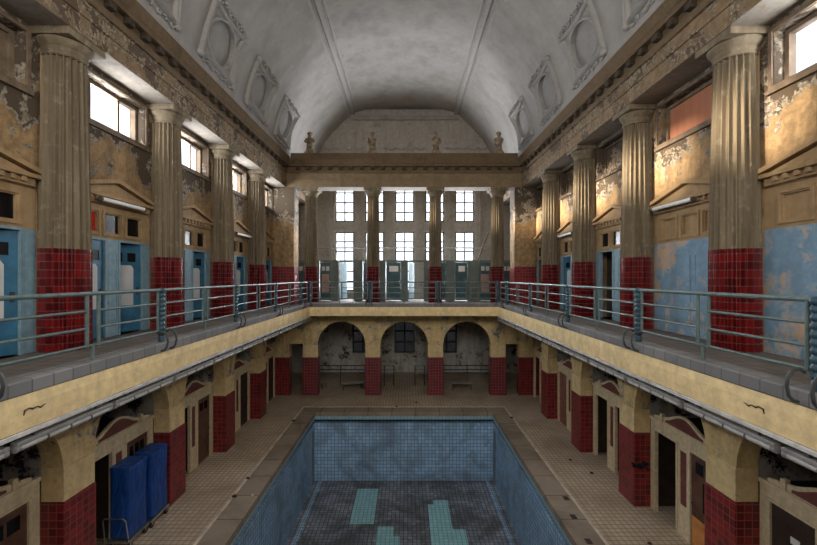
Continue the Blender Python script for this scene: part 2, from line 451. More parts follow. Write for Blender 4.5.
# ------------------------------------------------------------------ walls
FARWIN = [-3.93, -1.97, 0, 1.97, 3.93]
LOWWIN = [-2.75, 0, 2.75]
def walls():
    for s in (-1, 1):
        holes = []
        for k in BAY:
            c = BAY[k]
            if k >= -1: holes.append((c - HW(k), c + HW(k), G, 7.90))
            holes.append((c - 1.12, c + 1.12, 9.75, 10.74))
        m = M(); m.holed(YN, YE, G - .02, 12.3, holes, sx(s), XW, XW + .4)
        struct(m, f'wall_{SIDE[s]}', 'wall_ochre', f'peeling ochre wall of the {SIDE[s]} gallery')
        # cabin rear wall and roof
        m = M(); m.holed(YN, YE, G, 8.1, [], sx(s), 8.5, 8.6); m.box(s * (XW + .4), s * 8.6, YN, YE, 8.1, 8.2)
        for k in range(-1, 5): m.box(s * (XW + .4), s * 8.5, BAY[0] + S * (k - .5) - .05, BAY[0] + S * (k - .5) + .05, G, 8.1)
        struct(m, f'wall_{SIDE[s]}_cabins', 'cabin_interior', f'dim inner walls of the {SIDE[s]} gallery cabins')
        # ground floor outer wall
        holes = []
        m = M(); m.holed(YN, YE, 0, FB, holes, sx(s), XO, XO + .2)
        struct(m, f'wall_{SIDE[s]}_ground', 'back_plaster', f'mouldy plaster wall behind the {SIDE[s]} ground floor arcade')
    holes = [(x - .63, x + .63, 9.2, 12.4) for x in FARWIN] + [(x - .63, x + .63, 5.3, 9.83 - .63) for x in FARWIN]
    holes = [(x - .63, x + .63, 9.83, 12.4) for x in FARWIN] + [(x - .63, x + .63, 5.3, 9.2) for x in FARWIN]
    m = M(); m.holed(-7.3, 7.3, G, 17.2, holes, fy, YE, YE + .35)
    for x in (-4.92, -2.95, -.985, .985, 2.95, 4.92): m.box(x - .17, x + .17, YE - .1, YE, G, 13.2).box(x - .06, x + .06, YE - .15, YE - .1, G, 13.2)
    # clip the plain rectangle to the vault: the vault surface hides what lies outside it
    struct(m, 'wall_far', 'end_wall_plaster', 'tall grey end wall with two tiers of windows')
    holes = [(x - .68, x + .68, 1.25, 3.4) for x in LOWWIN]
    m = M(); m.holed(-XO, XO, 0, FB, holes, fy, YE, YE + .35)
    struct(m, 'wall_far_ground', 'back_plaster', 'stained plaster wall at the far end of the ground floor')
    holes = [(x - .8, x + .8, 9.2, 13.5) for x in (-4.4, -2.2, 0, 2.2, 4.4)]  # tall openings added behind the viewpoint to let in fill light
    m = M(); m.holed(-XO, XO, -3.3, 18, holes, fy, YN - .3, YN)
    struct(m, 'wall_near', 'end_wall_plaster', 'unseen end wall behind the viewpoint with window openings added for fill')
walls()

# ------------------------------------------------------------------ entablature
def entablature():
    xa = ROW and 6.6 - .46                                # architrave face
    prof = [(xa, SOF), (xa, 11.28), (xa - .03, 11.28), (xa - .03, 11.34), (xa + .01, 11.34), (xa + .01, 11.62),
            (xa - .05, 11.62), (xa - .07, 11.70), (xa - .07, 11.76), (xa - .04, 11.76), (xa - .04, 11.95), (xa - .2, 11.95),
            (xa - .2, 12.06), (xa - .24, 12.10), (xa - .29, 12.28), (xa - .29, 12.36), (xa + .0, 12.36), (xa + .3, 12.4), (XW, 12.4), (XW, SOF)]
    for s in (-1, 1):
        m = M()
        m.loft([[(s * x, y, z) for x, z in prof] for y in (YN, YE)])
        y = YN + .2
        while y < YF - .7:
            m.cbox(s * (xa - .18), s * (xa - .03), y - .10, y + .10, 11.80, 11.955, .012); y += S / 6
        o = struct(m, f'trim_{SIDE[s]}_entablature', 'frieze_plaster', f'peeling frieze and dark cornice above the {SIDE[s]} columns')
        o.data.materials.append(MATS['cornice_wood']); o.data.materials.append(MATS['soffit_plaster']); o.data.materials.append(MATS['dentil_shade'])
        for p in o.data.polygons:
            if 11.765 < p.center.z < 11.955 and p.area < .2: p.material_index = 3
            elif p.center.z > 11.63: p.material_index = 1
            elif abs(p.normal.z) > .9 and p.center.z < SOF + .02: p.material_index = 2
    ya = YF - .46; d = YF - 6.6
    m = M()
    prof2 = [(x + d, z) for x, z in prof[:-4]] + [(YF - .1, 12.36), (YF - .1, 12.5), (YF + .46, 12.5), (YF + .46, SOF)]
    L = 6.13
    m.loft([[(x, y, z) for y, z in prof2] for x in (-L, L)])
    x = -5.5
    while x < 5.6:
        m.cbox(x - .1, x + .1, ya - .18, ya - .03, 11.80, 11.955, .012); x += S / 6
    m.box(-5.85, 5.85, YF - .66, YF - .15, 12.36, 12.62)   # blocking course carrying the statues
    o = struct(m, 'trim_far_entablature', 'far_frieze', 'brown frieze and cornice across the far colonnade')
    o.data.materials.append(MATS['cornice_wood']); o.data.materials.append(MATS['soffit_plaster']); o.data.materials.append(MATS['dentil_shade'])
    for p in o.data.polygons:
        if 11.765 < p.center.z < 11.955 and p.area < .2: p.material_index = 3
        elif p.center.z > 11.63: p.material_index = 1
        elif abs(p.normal.z) > .9 and p.center.z < SOF + .02: p.material_index = 2
    for s in (-1, 1):                                      # corner piers
        t = thing('corner_pier', f'square ochre corner pier with red tiled foot at the far {SIDE[s]} gallery corner', 'pier', (s * 6.36, YF, G), 'corner piers of the gallery')
        m = M(); m.cbox(s * 5.75, s * (XW - .01), YF - .45, YF + .45, TILE_UP, SOF - .004, .015); m.build('plaster_shaft', 'wall_ochre', t)
        m = M(); m.cbox(s * 5.73, s * (XW - .01), YF - .47, YF + .47, G + .002, TILE_UP, .01); m.build('tiled_foot', 'red_tile', t)
entablature()

# ------------------------------------------------------------------ columns
def flute_ring(R, z, depth, n=20):
    pts = []
    for i in range(n):
        for t, k in ((-.06, 0), (.06, 0), (.2, .55), (.36, .92), (.5, 1), (.64, .92), (.8, .55)):
            a = 2 * PI * (i + t) / n
            r = R - depth * k
            pts.append((r * math.cos(a), r * math.sin(a), z))
    return pts
def make_column(pier, label, group):
    t = thing('fluted_column', label, 'column', (0, 0, 0), group)
    H = SOF - G; zt = TILE_UP - G
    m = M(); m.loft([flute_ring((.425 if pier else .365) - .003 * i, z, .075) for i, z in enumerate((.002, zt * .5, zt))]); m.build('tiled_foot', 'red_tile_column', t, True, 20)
    m = M(); zs = [zt, zt + 1.0, zt + 2.0, zt + 3.0, H - .45]
    m.loft([flute_ring((.412 if pier else .352) - (.08 if pier else .055) * ((z - zt) / (H - zt)) ** 1.2, z, .066) for z in zs]); m.build('shaft', 'column_stone', t, True, 20)
    q = .03 if pier else 0
    m = M(); m.lathe([(.305 + q, H - .46), (.325 + q, H - .44), (.325 + q, H - .42), (.312 + q, H - .40), (.33 + q, H - .36), (.335 + q, H - .335), (.36, H - .30), (.42, H - .23), (.445, H - .18), (.445, H - .16), (.42, H - .14)], n=40)
    m.build('echinus', 'column_stone', t, True, 40)
    m = M(); m.cbox(-.455, .455, -.455, .455, H - .145, H - .004, .012); m.build('abacus', 'column_stone', t)
    if pier:
        m = M(); m.cbox(.1, XW - 6.6 - .004, -.25, .25, zt, H - .15, .012); m.build('backing_pier', 'wall_ochre_sound', t)
        m = M(); m.cbox(.1, XW - 6.6 - .004, -.26, .26, .002, zt, .01); m.build('backing_tiles', 'red_tile', t)
    return t
proto = None
for s in (-1, 1):
    for k in range(4):
        lab = f'{["nearest","second","third","fourth"][k]} fluted column from the viewer on the {SIDE[s]} gallery, red tiled foot'
        loc = (s * 6.6, ROW[k], G); rz = 0 if s == 1 else PI
        if proto is None:
            proto = make_column(True, lab, 'columns along the side galleries'); proto.location = loc; proto.rotation_euler.z = rz
        else: dup(proto, loc, rz, lab)
protoF = None
for i, x in enumerate((-4.95, -1.65, 1.65, 4.95)):
    lab = ['fluted column with red tiled foot at left end of far colonnade', 'left one of the two middle columns of the far colonnade',
           'right one of the two middle columns of the far colonnade', 'fluted column with red tiled foot at right end of far colonnade'][i]
    if protoF is None:
        protoF = make_column(False, lab, 'columns of the far colonnade'); protoF.location = (x, YF, G)
    else: dup(protoF, (x, YF, G), 0, lab)

# ------------------------------------------------------------------ gallery slab, fascia, kerb
def gallery():
    m = M()
    for s in (-1, 1): m.box(s * (XE + .04), s * XO, YN, YE, FB, G)
    m.box(-(XE + .04), XE + .04, YB + .04, YE, FB, G)
    struct(m, 'floor_gallery', 'gallery_floor', 'grey brown floor of the gallery running round three sides')
    m = M()
    sec = [(0, 4.36), (-.012, 4.50), (-.014, 4.66), (0, 4.79), (.06, 4.79), (.06, 4.36)]
    # U-shaped run swept with mitred corners
    def run(sec, z_off=0):
        rings = []
        for (x, y, nx, ny) in ((-1, YN, 1, 0), (-1, 'c', 1, -1), (1, 'c', -1, -1), (1, YN, -1, 0)):
            ring = []
            for d, z in sec:
                X = x * (XE + d); Y = YN if y == YN else YB + d
                ring.append((X, Y, z))
            rings.append(ring)
        return rings
    m.loft(run(sec)); struct(m, 'trim_fascia', 'fascia_paint', 'yellow painted fascia along the edge of the gallery')
    m = M(); sec = [(-.004, 4.792), (-.016, 4.81), (-.016, 4.955), (0, 4.97), (.25, 4.985), (.28, 4.97), (.28, G + .001), (.06, 4.792)]
    m.loft(run(sec)); struct(m, 'trim_kerb', 'kerb_block', 'grey block kerb carrying the gallery railing')
gallery()

for s, y in ((-1, 4.95), (1, 5.0)):
    m = M(); m.tube([(s * (XE - .016), y + a, z) for a, z in ((-.16, 4.545), (-.15, 4.60), (-.09, 4.612), (-.04, 4.59), (.02, 4.60), (.06, 4.575), (.13, 4.60))], [.006, .012, .01, .013, .008, .012, .004], 6)
    tag(m.build('paint_curl', 'debris_dark', None, True), f'dark curl of peeling paint on the {SIDE[s]} yellow fascia near the viewer', 'paint flake', 'paint curls on the fascia')
# ------------------------------------------------------------------ ground floor: deck, pool
PX, PO = 4.08, 4.83
PYI, PYO = 18.10, 18.85
def pool():
    m = M()
    for s in (-1, 1): m.box(s * PO, s * XO, YN, YE, -.2, 0)
    m.box(-PO, PO, PYO, YE, -.2, 0)
    struct(m, 'floor', 'deck_tile', 'beige tiled pool deck with dirt')
    t = thing('swimming_pool', 'empty blue tiled swimming pool sunk in the beige deck', 'pool', (0, 10, -3.15))
    Y0 = YN + .01
    m = M()
    for s in (-1, 1): m.box(s * PX, s * (PO - .002), Y0, PYI, -.17, .02)
    m.box(-PO + .002, PO - .002, PYI, PYO - .002, -.17, .02)
    m.build('coping', 'coping_stone', t)
    m = M()
    for s in (-1, 1): m.cbox(s * (PO - .09), s * (PO - .01), Y0, PYO, .021, .045, .01)
    m.cbox(-PO + .01, PO - .01, PYO - .09, PYO - .01, .021, .045, .01)
    o = m.build('raised_edge', 'edge_strip', t); o['label'] = 'pale raised edge strip'
    m = M()
    W = 4.12; YW = 18.14
    for s in (-1, 1): m.box(s * W, s * (W + .6), Y0, YW, -3.15, -.51)
    m.box(-W - .6, W + .6, YW, YW + .6, -3.15, -.51)
    m.build('basin_wall', 'pool_tile', t)
    m = M(); m.box(-W - .6, W + .6, Y0, YW + .6, -3.3, -3.15)
    m.build('basin_floor', 'pool_floor_tile', t)
    m = M()
    for s in (-1, 1): m.box(s * (PX + .02), s * (PX + .62), Y0, PYI + .02, -.33, -.17)
    m.box(-PX - .62, PX + .62, PYI + .02, PYI + .62, -.33, -.17)
    o = m.build('turquoise_band', 'turquoise_band', t); o['label'] = 'pale turquoise tile band under the coping'
    m = M()
    for s in (-1, 1): m.box(s * (PX + .3), s * (PX + .62), Y0, PYI + .3, -.51, -.33)
    m.box(-PX - .62, PX + .62, PYI + .3, PYI + .62, -.51, -.33)
    m.build('overflow_gutter', 'rubber', t)
    for s in (-1, 1):
        m = M(); m.box(s * (W - .03), s * W, YW - .45, YW - .12, -3.15, -.75)
        o = m.build('ladder_strip', 'pool_strip', t); o['label'] = 'pale vertical strip in the pool corner'
        m = M(); m.box(s * (W - .35), s * (W - .22), Y0, YW - .02, -3.15, -3.135)
        o = m.build('floor_channel', 'pool_tile', t); o['label'] = 'blue channel along the pool floor edge'
    z = -3.148
    polys = [[(-2.04, 17.44), (-1.12, 17.44), (-1.12, 14.96), (-2.04, 14.96)],
             [(-.96, 14.8), (-.36, 14.8), (-.36, 14.24), (-.12, 14.24), (-.12, 12.2), (-.96, 12.2)],
             [(1.24, 16.56), (1.84, 16.56), (1.84, 14.64), (2.3, 14.64), (2.3, 12.2), (1.0, 12.2), (1.0, 16.24), (1.24, 16.24)]]
    for i, pl in enumerate(polys):
        m = M(); m.loft([[(x, y, -3.15) for x, y in pl], [(x, y, -3.142) for x, y in pl]])
        o = m.build('cleaned_patch', 'turquoise_tile', t); o['label'] = ['rectangular turquoise tile patch', 'stepped turquoise tile patch, small', 'long stepped turquoise tile patch'][i]
pool()

# ------------------------------------------------------------------ ground floor arcades
def arcades():
    for s in (-1, 1):
        m = M(); m.arcade(YN, 20.72, [BAY[k] for k in (-1, 0, 1, 2, 3)], 1.28, 2.64, FB - .003, sx(s), XP0, XP1)
        struct(m, f'wall_{SIDE[s]}_arcade', 'arcade_paint', f'yellow spandrels of the arches under the {SIDE[s]} gallery', False)
        m = M()
        for k in range(-1, 4): m.box(s * (XP1 + .004), s * XO, ROW[0] + S * k - .36, ROW[0] + S * k + .1, 2.4, FB)
        struct(m, f'wall_{SIDE[s]}_partitions', 'mould_plaster', f'mouldy cross walls between the bays under the {SIDE[s]} gallery')
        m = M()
        for k in range(-1, 4): m.box(s * (XP1 + .004), s * XO, ROW[0] + S * k - .36, ROW[0] + S * k + .1, 0, 2.4)  # lower cross walls darkened to paint shade into the open doorways
        struct(m, f'wall_{SIDE[s]}_cabin_sides', 'door_dark', f'cabin sides painted dark as doorway shade under the {SIDE[s]} gallery')
    y0, y1 = 20.75, 21.2
    m = M(); m.arcade(-5.35, 5.35, [-3.3, 0, 3.3], 1.25, 2.64, FB - .003, fy, y0, y1)
    for s in (-1, 1):
        m.box(s * 5.35, s * 6.05, y0, y1, 2.7, FB - .003)
        m.box(s * 6.05, s * XO, y0, y1, 2.0, FB - .003)
    struct(m, 'wall_far_arcade', 'arcade_paint', 'flaking yellow wall with three arches under the far gallery')
    m = M()
    for s in (-1, 1): m.cbox(s * 6.05, s * XO, y0 - .015, y1, 0.001, 2.0, .01)
    struct(m, 'wall_far_dado', 'red_tile', 'dark red tiled dado beside the corner doorways')
    # pillars
    first = None
    for s in (-1, 1):
        for k in range(4):
            lab = f'{["nearest","second","third","fourth"][k]} yellow pillar with red tiled base from the viewer below the {SIDE[s]} gallery'
            if first is None:
                t = first = thing('arcade_pillar', lab, 'pillar', (0, 0, 0), 'pillars of the side arcades')
                m = M(); m.cbox(-.22, .22, -.37, .37, 2.0, 2.637, .012); m.build('plaster_shaft', 'cream_paint', t)
                m = M(); m.cbox(-.235, .235, -.385, .385, .001, 2.0, .012); m.build('tiled_base', 'red_tile', t)
                t.location = (s * (XP0 + XP1) / 2, ROW[k], 0)
            else: dup(first, (s * (XP0 + XP1) / 2, ROW[k], 0), 0, lab)
    first = None
    for i, x in enumerate((-4.95, -1.65, 1.65, 4.95)):
        lab = ['yellow pillar with dark red tiles at left end of the far arches', 'yellow pillar with red violet tiles between left and middle far arches',
               'yellow pillar with red violet tiles between middle and right far arches', 'yellow pillar with dark red tiles at right end of the far arches'][i]
        if first is None:
            t = first = thing('arcade_pillar', lab, 'pillar', (x, 0, 0), 'pillars of the far arches')
            t.location = (0, 0, 0)
            m = M(); m.cbox(-.4, .4, -.225, .225, 2.0, 2.637, .012); m.build('plaster_shaft', 'cream_paint', t)
            m = M(); m.cbox(-.41, .41, -.24, .24, .001, 2.0, .012); m.build('tiled_base', 'red_tile_far', t)
            t.location = (x, 20.975, 0)
        else: dup(first, (x, 20.975, 0), 0, lab)
arcades()

# ------------------------------------------------------------------ ground floor cabin screens
def hump(n=16):
    """scrolled pediment outline around the bay centre: (u, z)"""
    top = []
    for i in range(n + 1):
        u = -.72 + 1.44 * i / n
        top.append((u, 2.58 + .24 * math.cos(u / .72 * PI / 2) ** 1.6))
    return top
def door_leaf(parent, s, y0, y1, z0, z1, x, mat, panes=0, orange=False, slit=False, plate=False, hinge=None, ang=0, name='door'):
    """a leaf x..x+.045 outward, built flat in the opening"""
    m = M(); m.cbox(s * x, s * (x + .045), y0 + .006, y1 - .006, z0 + .012, z1 - .006, .006)
    w = y1 - y0
    m.frame(y0 + .09, y1 - .09, z0 + .15, z0 + .85, .035, sx(s), x - .012, x)
    d = m.build(name, mat, parent)
    for i in range(panes):
        pw = (w - .22) / panes
        a = y0 + .11 + i * pw
        m = M(); m.box(s * (x - .006), s * (x - .001), a + .03, a + pw - .03, z1 - .42, z1 - .16)
        m.build('pane', 'dark_glass', d)
    if orange:
        m = M(); m.box(s * (x - .016), s * (x - .0125), y0 + .04, y1 - .04, z0 + .03, z0 + .72); o = m.build('lower_panel', 'door_orange', d); o['label'] = 'bright orange lower panel'
    if slit:
        m = M(); m.box(s * (x - .006), s * (x - .001), (y0 + y1) / 2 - .04, (y0 + y1) / 2 + .04, z0 + .95, z1 - .55); m.build('slit_pane', 'dark_glass', d)
    if plate:
        m = M(); m.box(s * (x - .01), s * (x - .001), (y0 + y1) / 2 - .12, (y0 + y1) / 2 + .04, z1 - .52, z1 - .40); m.build('number_plate', 'plate_white', d)
    m = M(); m.tube([(s * (x - .05), y1 - .07, z0 + 1.02), (s * (x - .05), y1 - .17, z0 + 1.02)], .011).tube([(s * (x + .0), y1 - .07, z0 + 1.02), (s * (x - .05), y1 - .07, z0 + 1.02)], .011)
    m.build('handle', 'frame_dark', d)
    return d
SCREEN = {(-1, -1): (None, 'b2'), (-1, 0): ('open', 'b3'), (-1, 1): ('open', 'b2'), (-1, 2): ('open', 'dark'), (-1, 3): ('open', 'dark'),
          (1, -1): ('b2', 'dark_plate'), (1, 0): ('orange', 'open'), (1, 1): ('open', 'open'), (1, 2): ('dark', 'pink'), (1, 3): ('dark', 'open')}
SCREEN_LAB = {(-1, -1): 'cream cabin screen with brown door at the left edge, before the nearest left pillar',
              (-1, 0): 'cream cabin screen right behind the two blue covered trolleys', (-1, 1): 'cream cabin screen between second and third left pillars, brown door',
              (-1, 2): 'cream cabin screen between third and fourth left pillars, dark door', (-1, 3): 'farthest cream cabin screen under the left gallery',
              (1, -1): 'cream cabin screen with white plate on dark door at the right edge', (1, 0): 'cream cabin screen with orange bottomed brown door under right gallery',
              (1, 1): 'cream cabin screen with two open doorways between second and third right pillars', (1, 2): 'cream cabin screen with pink brown door between third and fourth right pillars',
              (1, 3): 'farthest cream cabin screen under the right gallery'}
def screens():
    for (s, k), (near, far) in SCREEN.items():
        c = BAY[k]; x = XP1 + .012
        t = thing('cabin_screen', SCREEN_LAB[s, k], 'cabin screen', (s * x, c, 0), 'changing cabin screens on the ground floor')
        d1 = (c - 1.04, c - .24); d2 = (c + .24, c + 1.04)
        m = M()
        m.holed(c - 1.26, c + 1.26, .001, 2.42, [(*d1, .0, 2.16), (*d2, .0, 2.16), (c - .11, c + .11, .75, 2.05)], sx(s), x, x + .07)
        m.box(s * (x - .03), s * (x + .07), c - 1.26, c + 1.26, 2.42, 2.50)
        for d in (d1, d2):
            m.box(s * (x - .018), s * x, d[0] - .05, d[0], 0.001, 2.21).box(s * (x - .018), s * x, d[1], d[1] + .05, 0.001, 2.21).box(s * (x - .018), s * x, d[0], d[1], 2.16, 2.21)
        m.build('screen_frame', 'screen_paint', t)
        top = hump()
        m = M()
        m.prism([(c - 1.1, 2.503), (c + 1.1, 2.503), (c + 1.1, 2.56), (c + .9, 2.60), (c + .74, 2.57)] + [(c + u, z + .05) for u, z in reversed(top)] + [(c - .74, 2.57), (c - .9, 2.60), (c - 1.1, 2.56)], sx(s), x, x + .06)
        for e in (-1, 1): m.cbox(s * (x - .03), s * (x + .07), c + e * .78 - .05, c + e * .78 + .05, 2.503, 2.69, .012)
        m.build('scrolled_pediment', 'screen_paint', t)
        m = M(); m.prism([(c - .64, 2.53), (c + .64, 2.53)] + [(c + u * .88, z - .0) for u, z in reversed(top)], sx(s), x - .012, x - .001)
        m.build('pediment_panel', 'maroon_panel', t)
        m = M(); m.box(s * (x + .02), s * (x + .05), c - .109, c + .109, .752, 2.048); m.build('infill_panel', 'maroon_panel', t)
        for kind, d in ((near, d1), (far, d2)):
            if kind in (None, 'open'): continue
            dm = {'b2': 'door_brown', 'b3': 'door_brown', 'dark': 'door_dark', 'dark_plate': 'door_dark', 'orange': 'door_brown', 'pink': 'door_pink_brown'}[kind]
            door_leaf(t, s, d[0], d[1], .0, 2.16, x + .02, dm, {'b2': 2, 'b3': 3, 'orange': 2}.get(kind, 0), kind == 'orange', kind == 'orange', kind == 'dark_plate')
        # divider and back board painted dark, standing in for shade in the doorways
        m = M(); m.box(s * (x + .09), s * (x + 1.4), c - .02, c + .02, .001, 2.2); m.box(s * (x + 1.4), s * (x + 1.44), c - 1.2, c + 1.2, .001, 2.3); m.build('shade_boards', 'door_dark', t)
screens()

# ------------------------------------------------------------------ gallery cabin fronts
def cabin_front(s, k, mode, label):
    c = BAY[k]; x = XW + .02
    t = thing('cabin_facade', label, 'cabin front', (s * XW, c, G), 'changing cabin fronts on the galleries')
    d1 = (c - 1.04, c - .24); d2 = (c + .24, c + 1.04); ZD = 7.08
    e = .006; hw = 1.36 if k < 3 else 1.13
    boarded = mode == 'boarded'
    m = M()
    m.holed(c - HW(k) + e, c + HW(k) - e, G + .002, 7.12, [] if boarded else [(*d1, G, ZD), (*d2, G, ZD)], sx(s), x, x + .08)
    if boarded:
        m.box(s * (x - .015), s * x, c - .02, c + .0, G + .3, 6.75)
        m.frame(c - .18, c + .02, 6.0, 6.75, .012, sx(s), x - .012, x)
    else:
        for d in (d1, d2):
            m.box(s * (x - .015), s * x, d[0] - .05, d[0], G + .002, ZD + .05).box(s * (x - .015), s * x, d[1], d[1] + .05, G + .002, ZD + .05).box(s * (x - .015), s * x, d[0], d[1], ZD, ZD + .05)
        m.frame(c - .14, c + .14, 5.2, 6.8, .02, sx(s), x - .01, x)
    m.build('boarding' if boarded else 'door_surround', 'blue_boarding' if boarded else 'blue_grey_paint', t)
    trs = [(c - .98, c - .44), (c - .27, c + .27), (c + .46, c + 1.0)]
    m = M(); m.holed(c - HW(k) + e, c + HW(k) - e, 7.122, 7.90 - e, [(a, b, 7.24, 7.74) for a, b in trs], sx(s), x, x + .08)
    m.build('transom_panel', 'wall_ochre_sound', t)
    for i, (a, b) in enumerate(trs):
        m = M(); m.frame(a - .05, b + .05, 7.19, 7.79, .05, sx(s), x - .03, x - .001); m.frame(a, b, 7.24, 7.74, .03, sx(s), x + .001, x + .05)
        f = m.build('transom_frame', 'wall_ochre_sound', t)
        red = (s == -1 and k == 0 and i == 0)
        m = M(); m.box(s * (x + .05), s * (x + .06), a, b, 7.24, 7.74); m.build('transom_panel_board' if boarded else 'pane', 'wall_ochre_sound' if boarded else ('red_glass' if red else 'dark_glass'), f)
    # pediment with dentils, planted on the wall face
    xf = XW - .005
    m = M()
    m.cbox(s * (xf - .14), s * xf, c - hw, c + hw, 8.06, 8.14, .01)
    m.box(s * (xf - .05), s * xf, c - hw + .1, c + hw - .1, 7.92, 8.06)
    y = c - 1.0
    while y < c + 1.01:
        m.cbox(s * (xf - .11), s * (xf - .05), y - .045, y + .045, 7.97, 8.058, .006); y += .2
    m.prism([(c - hw + .12, 8.14), (c + hw - .12, 8.14), (c, 8.44)], sx(s), xf - .05, xf)
    for e2 in (-1, 1):
        m.prism([(c + e2 * hw, 8.14), (c, 8.47), (c, 8.56), (c + e2 * hw, 8.23)], sx(s), xf - .15, xf)
    m.build('pediment', 'wall_ochre_sound', t)
    if boarded or mode == 'doorless': return t
    for i, d in enumerate((d1, d2)):
        if mode == 'one_door' and i == 0: continue
        y0, y1 = d
        m = M(); xd = x + .03
        lf = sx(s)
        if i == 1:                                         # pushed open into the cabin
            a = math.radians(24); hy = y1 - .01
            lf = lambda u, v, tt: (s * (xd + (tt - xd) * math.cos(a) + (hy - u) * math.sin(a)), hy - (hy - u) * math.cos(a) + (tt - xd) * math.sin(a), v)
        m.holed(y0 + .01, y1 - .01, G + .02, ZD - .008, [(y0 + .13, y0 + .34, 6.62, 6.85), (y0 + .46, y0 + .67, 6.62, 6.85)], lf, xd, xd + .04)
        dr = m.build('door', 'door_blue', t)
        for q in (.13, .46):
            m = M(); m.prism([(y0 + q, 6.62), (y0 + q + .21, 6.62), (y0 + q + .21, 6.85), (y0 + q, 6.85)], lf, xd + .015, xd + .02)
            m.build('vision_pane', 'dark_glass', dr)
        m = M(); m.prism([(y0 + .06, 5.5), (y0 + .6, 5.5), (y0 + .6, 6.45), (y0 + .55, 6.53), (y0 + .06, 6.53)], lf, xd - .012, xd - .001)
        o = m.build('push_panel', 'door_white_panel', dr); o['label'] = 'white panel'
        m = M(); m.prism([(y1 - .12, 5.78), (y1 - .06, 5.78), (y1 - .06, 5.96), (y1 - .12, 5.96)], lf, xd - .03, xd - .001); m.build('lock', 'frame_dark', dr)
    return t
GL = {(-1, -1): ('doors', 'blue doored cabin front at the left edge, before the nearest left column'),
      (-1, 0): ('doors', 'cabin front with a red transom pane between the nearest two left columns'),
      (-1, 1): ('doors', 'cabin front with blue doors between second and third left columns'),
      (-1, 2): ('doors', 'cabin front under a fluorescent tube between third and fourth left columns'),
      (-1, 3): ('doors', 'cabin front beside the far left corner pier'),
      (1, -1): ('boarded', 'peeling blue boarded cabin front at the right edge, before the nearest right column'),
      (1, 0): ('boarded', 'peeling blue boarded cabin front between the nearest two right columns'),
      (1, 1): ('doorless', 'open cabin front with dark doorways between second and third right columns'),
      (1, 2): ('one_door', 'cabin front with dark doorway between third and fourth right columns'),
      (1, 3): ('doorless', 'cabin front with dark doorway beside the far right corner pier')}
for (s, k), (mode, lab) in GL.items(): cabin_front(s, k, mode, lab)

# ------------------------------------------------------------------ windows
WN = [0]
def clerestory(s, k, kind, label):
    WN[0] += 1; c = BAY[k]
    m = M(); xg = XW + .24
    m.frame(c - 1.115, c + 1.115, 9.755, 10.735, .085, sx(s), xg - .05, xg + .08)
    m.frame(c - 1.20, c + 1.20, 9.67, 10.82, .07, sx(s), XW - .04, XW - .004)
    m.box(s * (XW - .07), s * (XW - .004), c - 1.22, c + 1.22, 9.60, 9.67)
    if kind != 'board':
        for q in (-.45, .45): m.box(s * (xg - .03), s * (xg + .06), c + q - .035, c + q + .035, 9.84, 10.65)
    f = struct(m, f'window_{WN[0]}', 'window_frame_brown' if kind != 'blind' else 'wall_ochre', label)
    if kind in ('glass', 'part'):
        for i, (a, b) in enumerate(((-1.03, -.485), (-.415, .415), (.485, 1.03))):
            m = M(); m.box(s * xg, s * (xg + .008), c + a, c + b, 9.84, 10.65); m.build('pane' if kind == 'glass' or i == 1 else 'board', 'window_glass' if kind == 'glass' or i == 1 else 'window_frame_brown', f)
    else:
        m = M(); m.box(s * xg, s * (xg + .04), c - 1.03, c + 1.03, 9.84, 10.65)
        m.build('board' if kind == 'board' else 'plaster_infill', 'window_board' if kind == 'board' else 'wall_ochre', f)
for k in (0, 1, 2, 3): clerestory(-1, k, 'glass', f'bright high window above the {["nearest","second","third","farthest"][k]} left gallery bay')
clerestory(-1, -1, 'part', 'high window at the left edge, open pane and boards added to aim the sun')  # middle pane opened and boards added to put sun on a right column
for s in (-1, 1): clerestory(s, -2, 'glass', f'high window beside the viewpoint on the {SIDE[s]}')
clerestory(1, -1, 'glass', 'bright high window at the right edge')
clerestory(1, 0, 'board', 'high window closed with a reddish board on the right')
for k in (1, 2, 3): clerestory(1, k, 'blind', f'plastered up high window above the {["","second","third","farthest"][k]} right gallery bay')
def big_window(x, z0, z1, rows, y, hw, label, fmat='window_frame_grey', pmat='window_glass', cols=2, bar=.085):
    WN[0] += 1
    m = M(); m.frame(x - hw, x + hw, z0, z1, .09, fy, y + .08, y + .22)
    for i in range(1, cols): m.box(x - hw + 2 * hw * i / cols - bar / 2, x - hw + 2 * hw * i / cols + bar / 2, y + .1, y + .2, z0 + .07, z1 - .07)
    for i in range(1, rows):
        z = z0 + (z1 - z0) * i / rows; m.box(x - hw + .07, x + hw - .07, y + .105, y + .195, z - bar / 2, z + bar / 2)
    f = struct(m, f'window_{WN[0]}', fmat, label)
    m = M(); m.box(x - hw + .07, x + hw - .07, y + .14, y + .146, z0 + .07, z1 - .07); m.build('pane', pmat, f)
nm = ['leftmost', 'second', 'middle', 'fourth', 'rightmost']
for i, x in enumerate(FARWIN):
    big_window(x, 9.835, 12.395, 4, YE, .625, f'{nm[i]} gridded window of the upper row in the end wall')
    big_window(x, 5.305, 9.195, 6, YE, .625, f'{nm[i]} gridded window of the lower row in the end wall')
for i, x in enumerate(LOWWIN):
    big_window(x, 1.255, 3.395, 3, YE, .675, f'dark framed window seen through the {["left","middle","right"][i]} far arch', 'frame_dark', 'window_glass_dim', 2, .1)
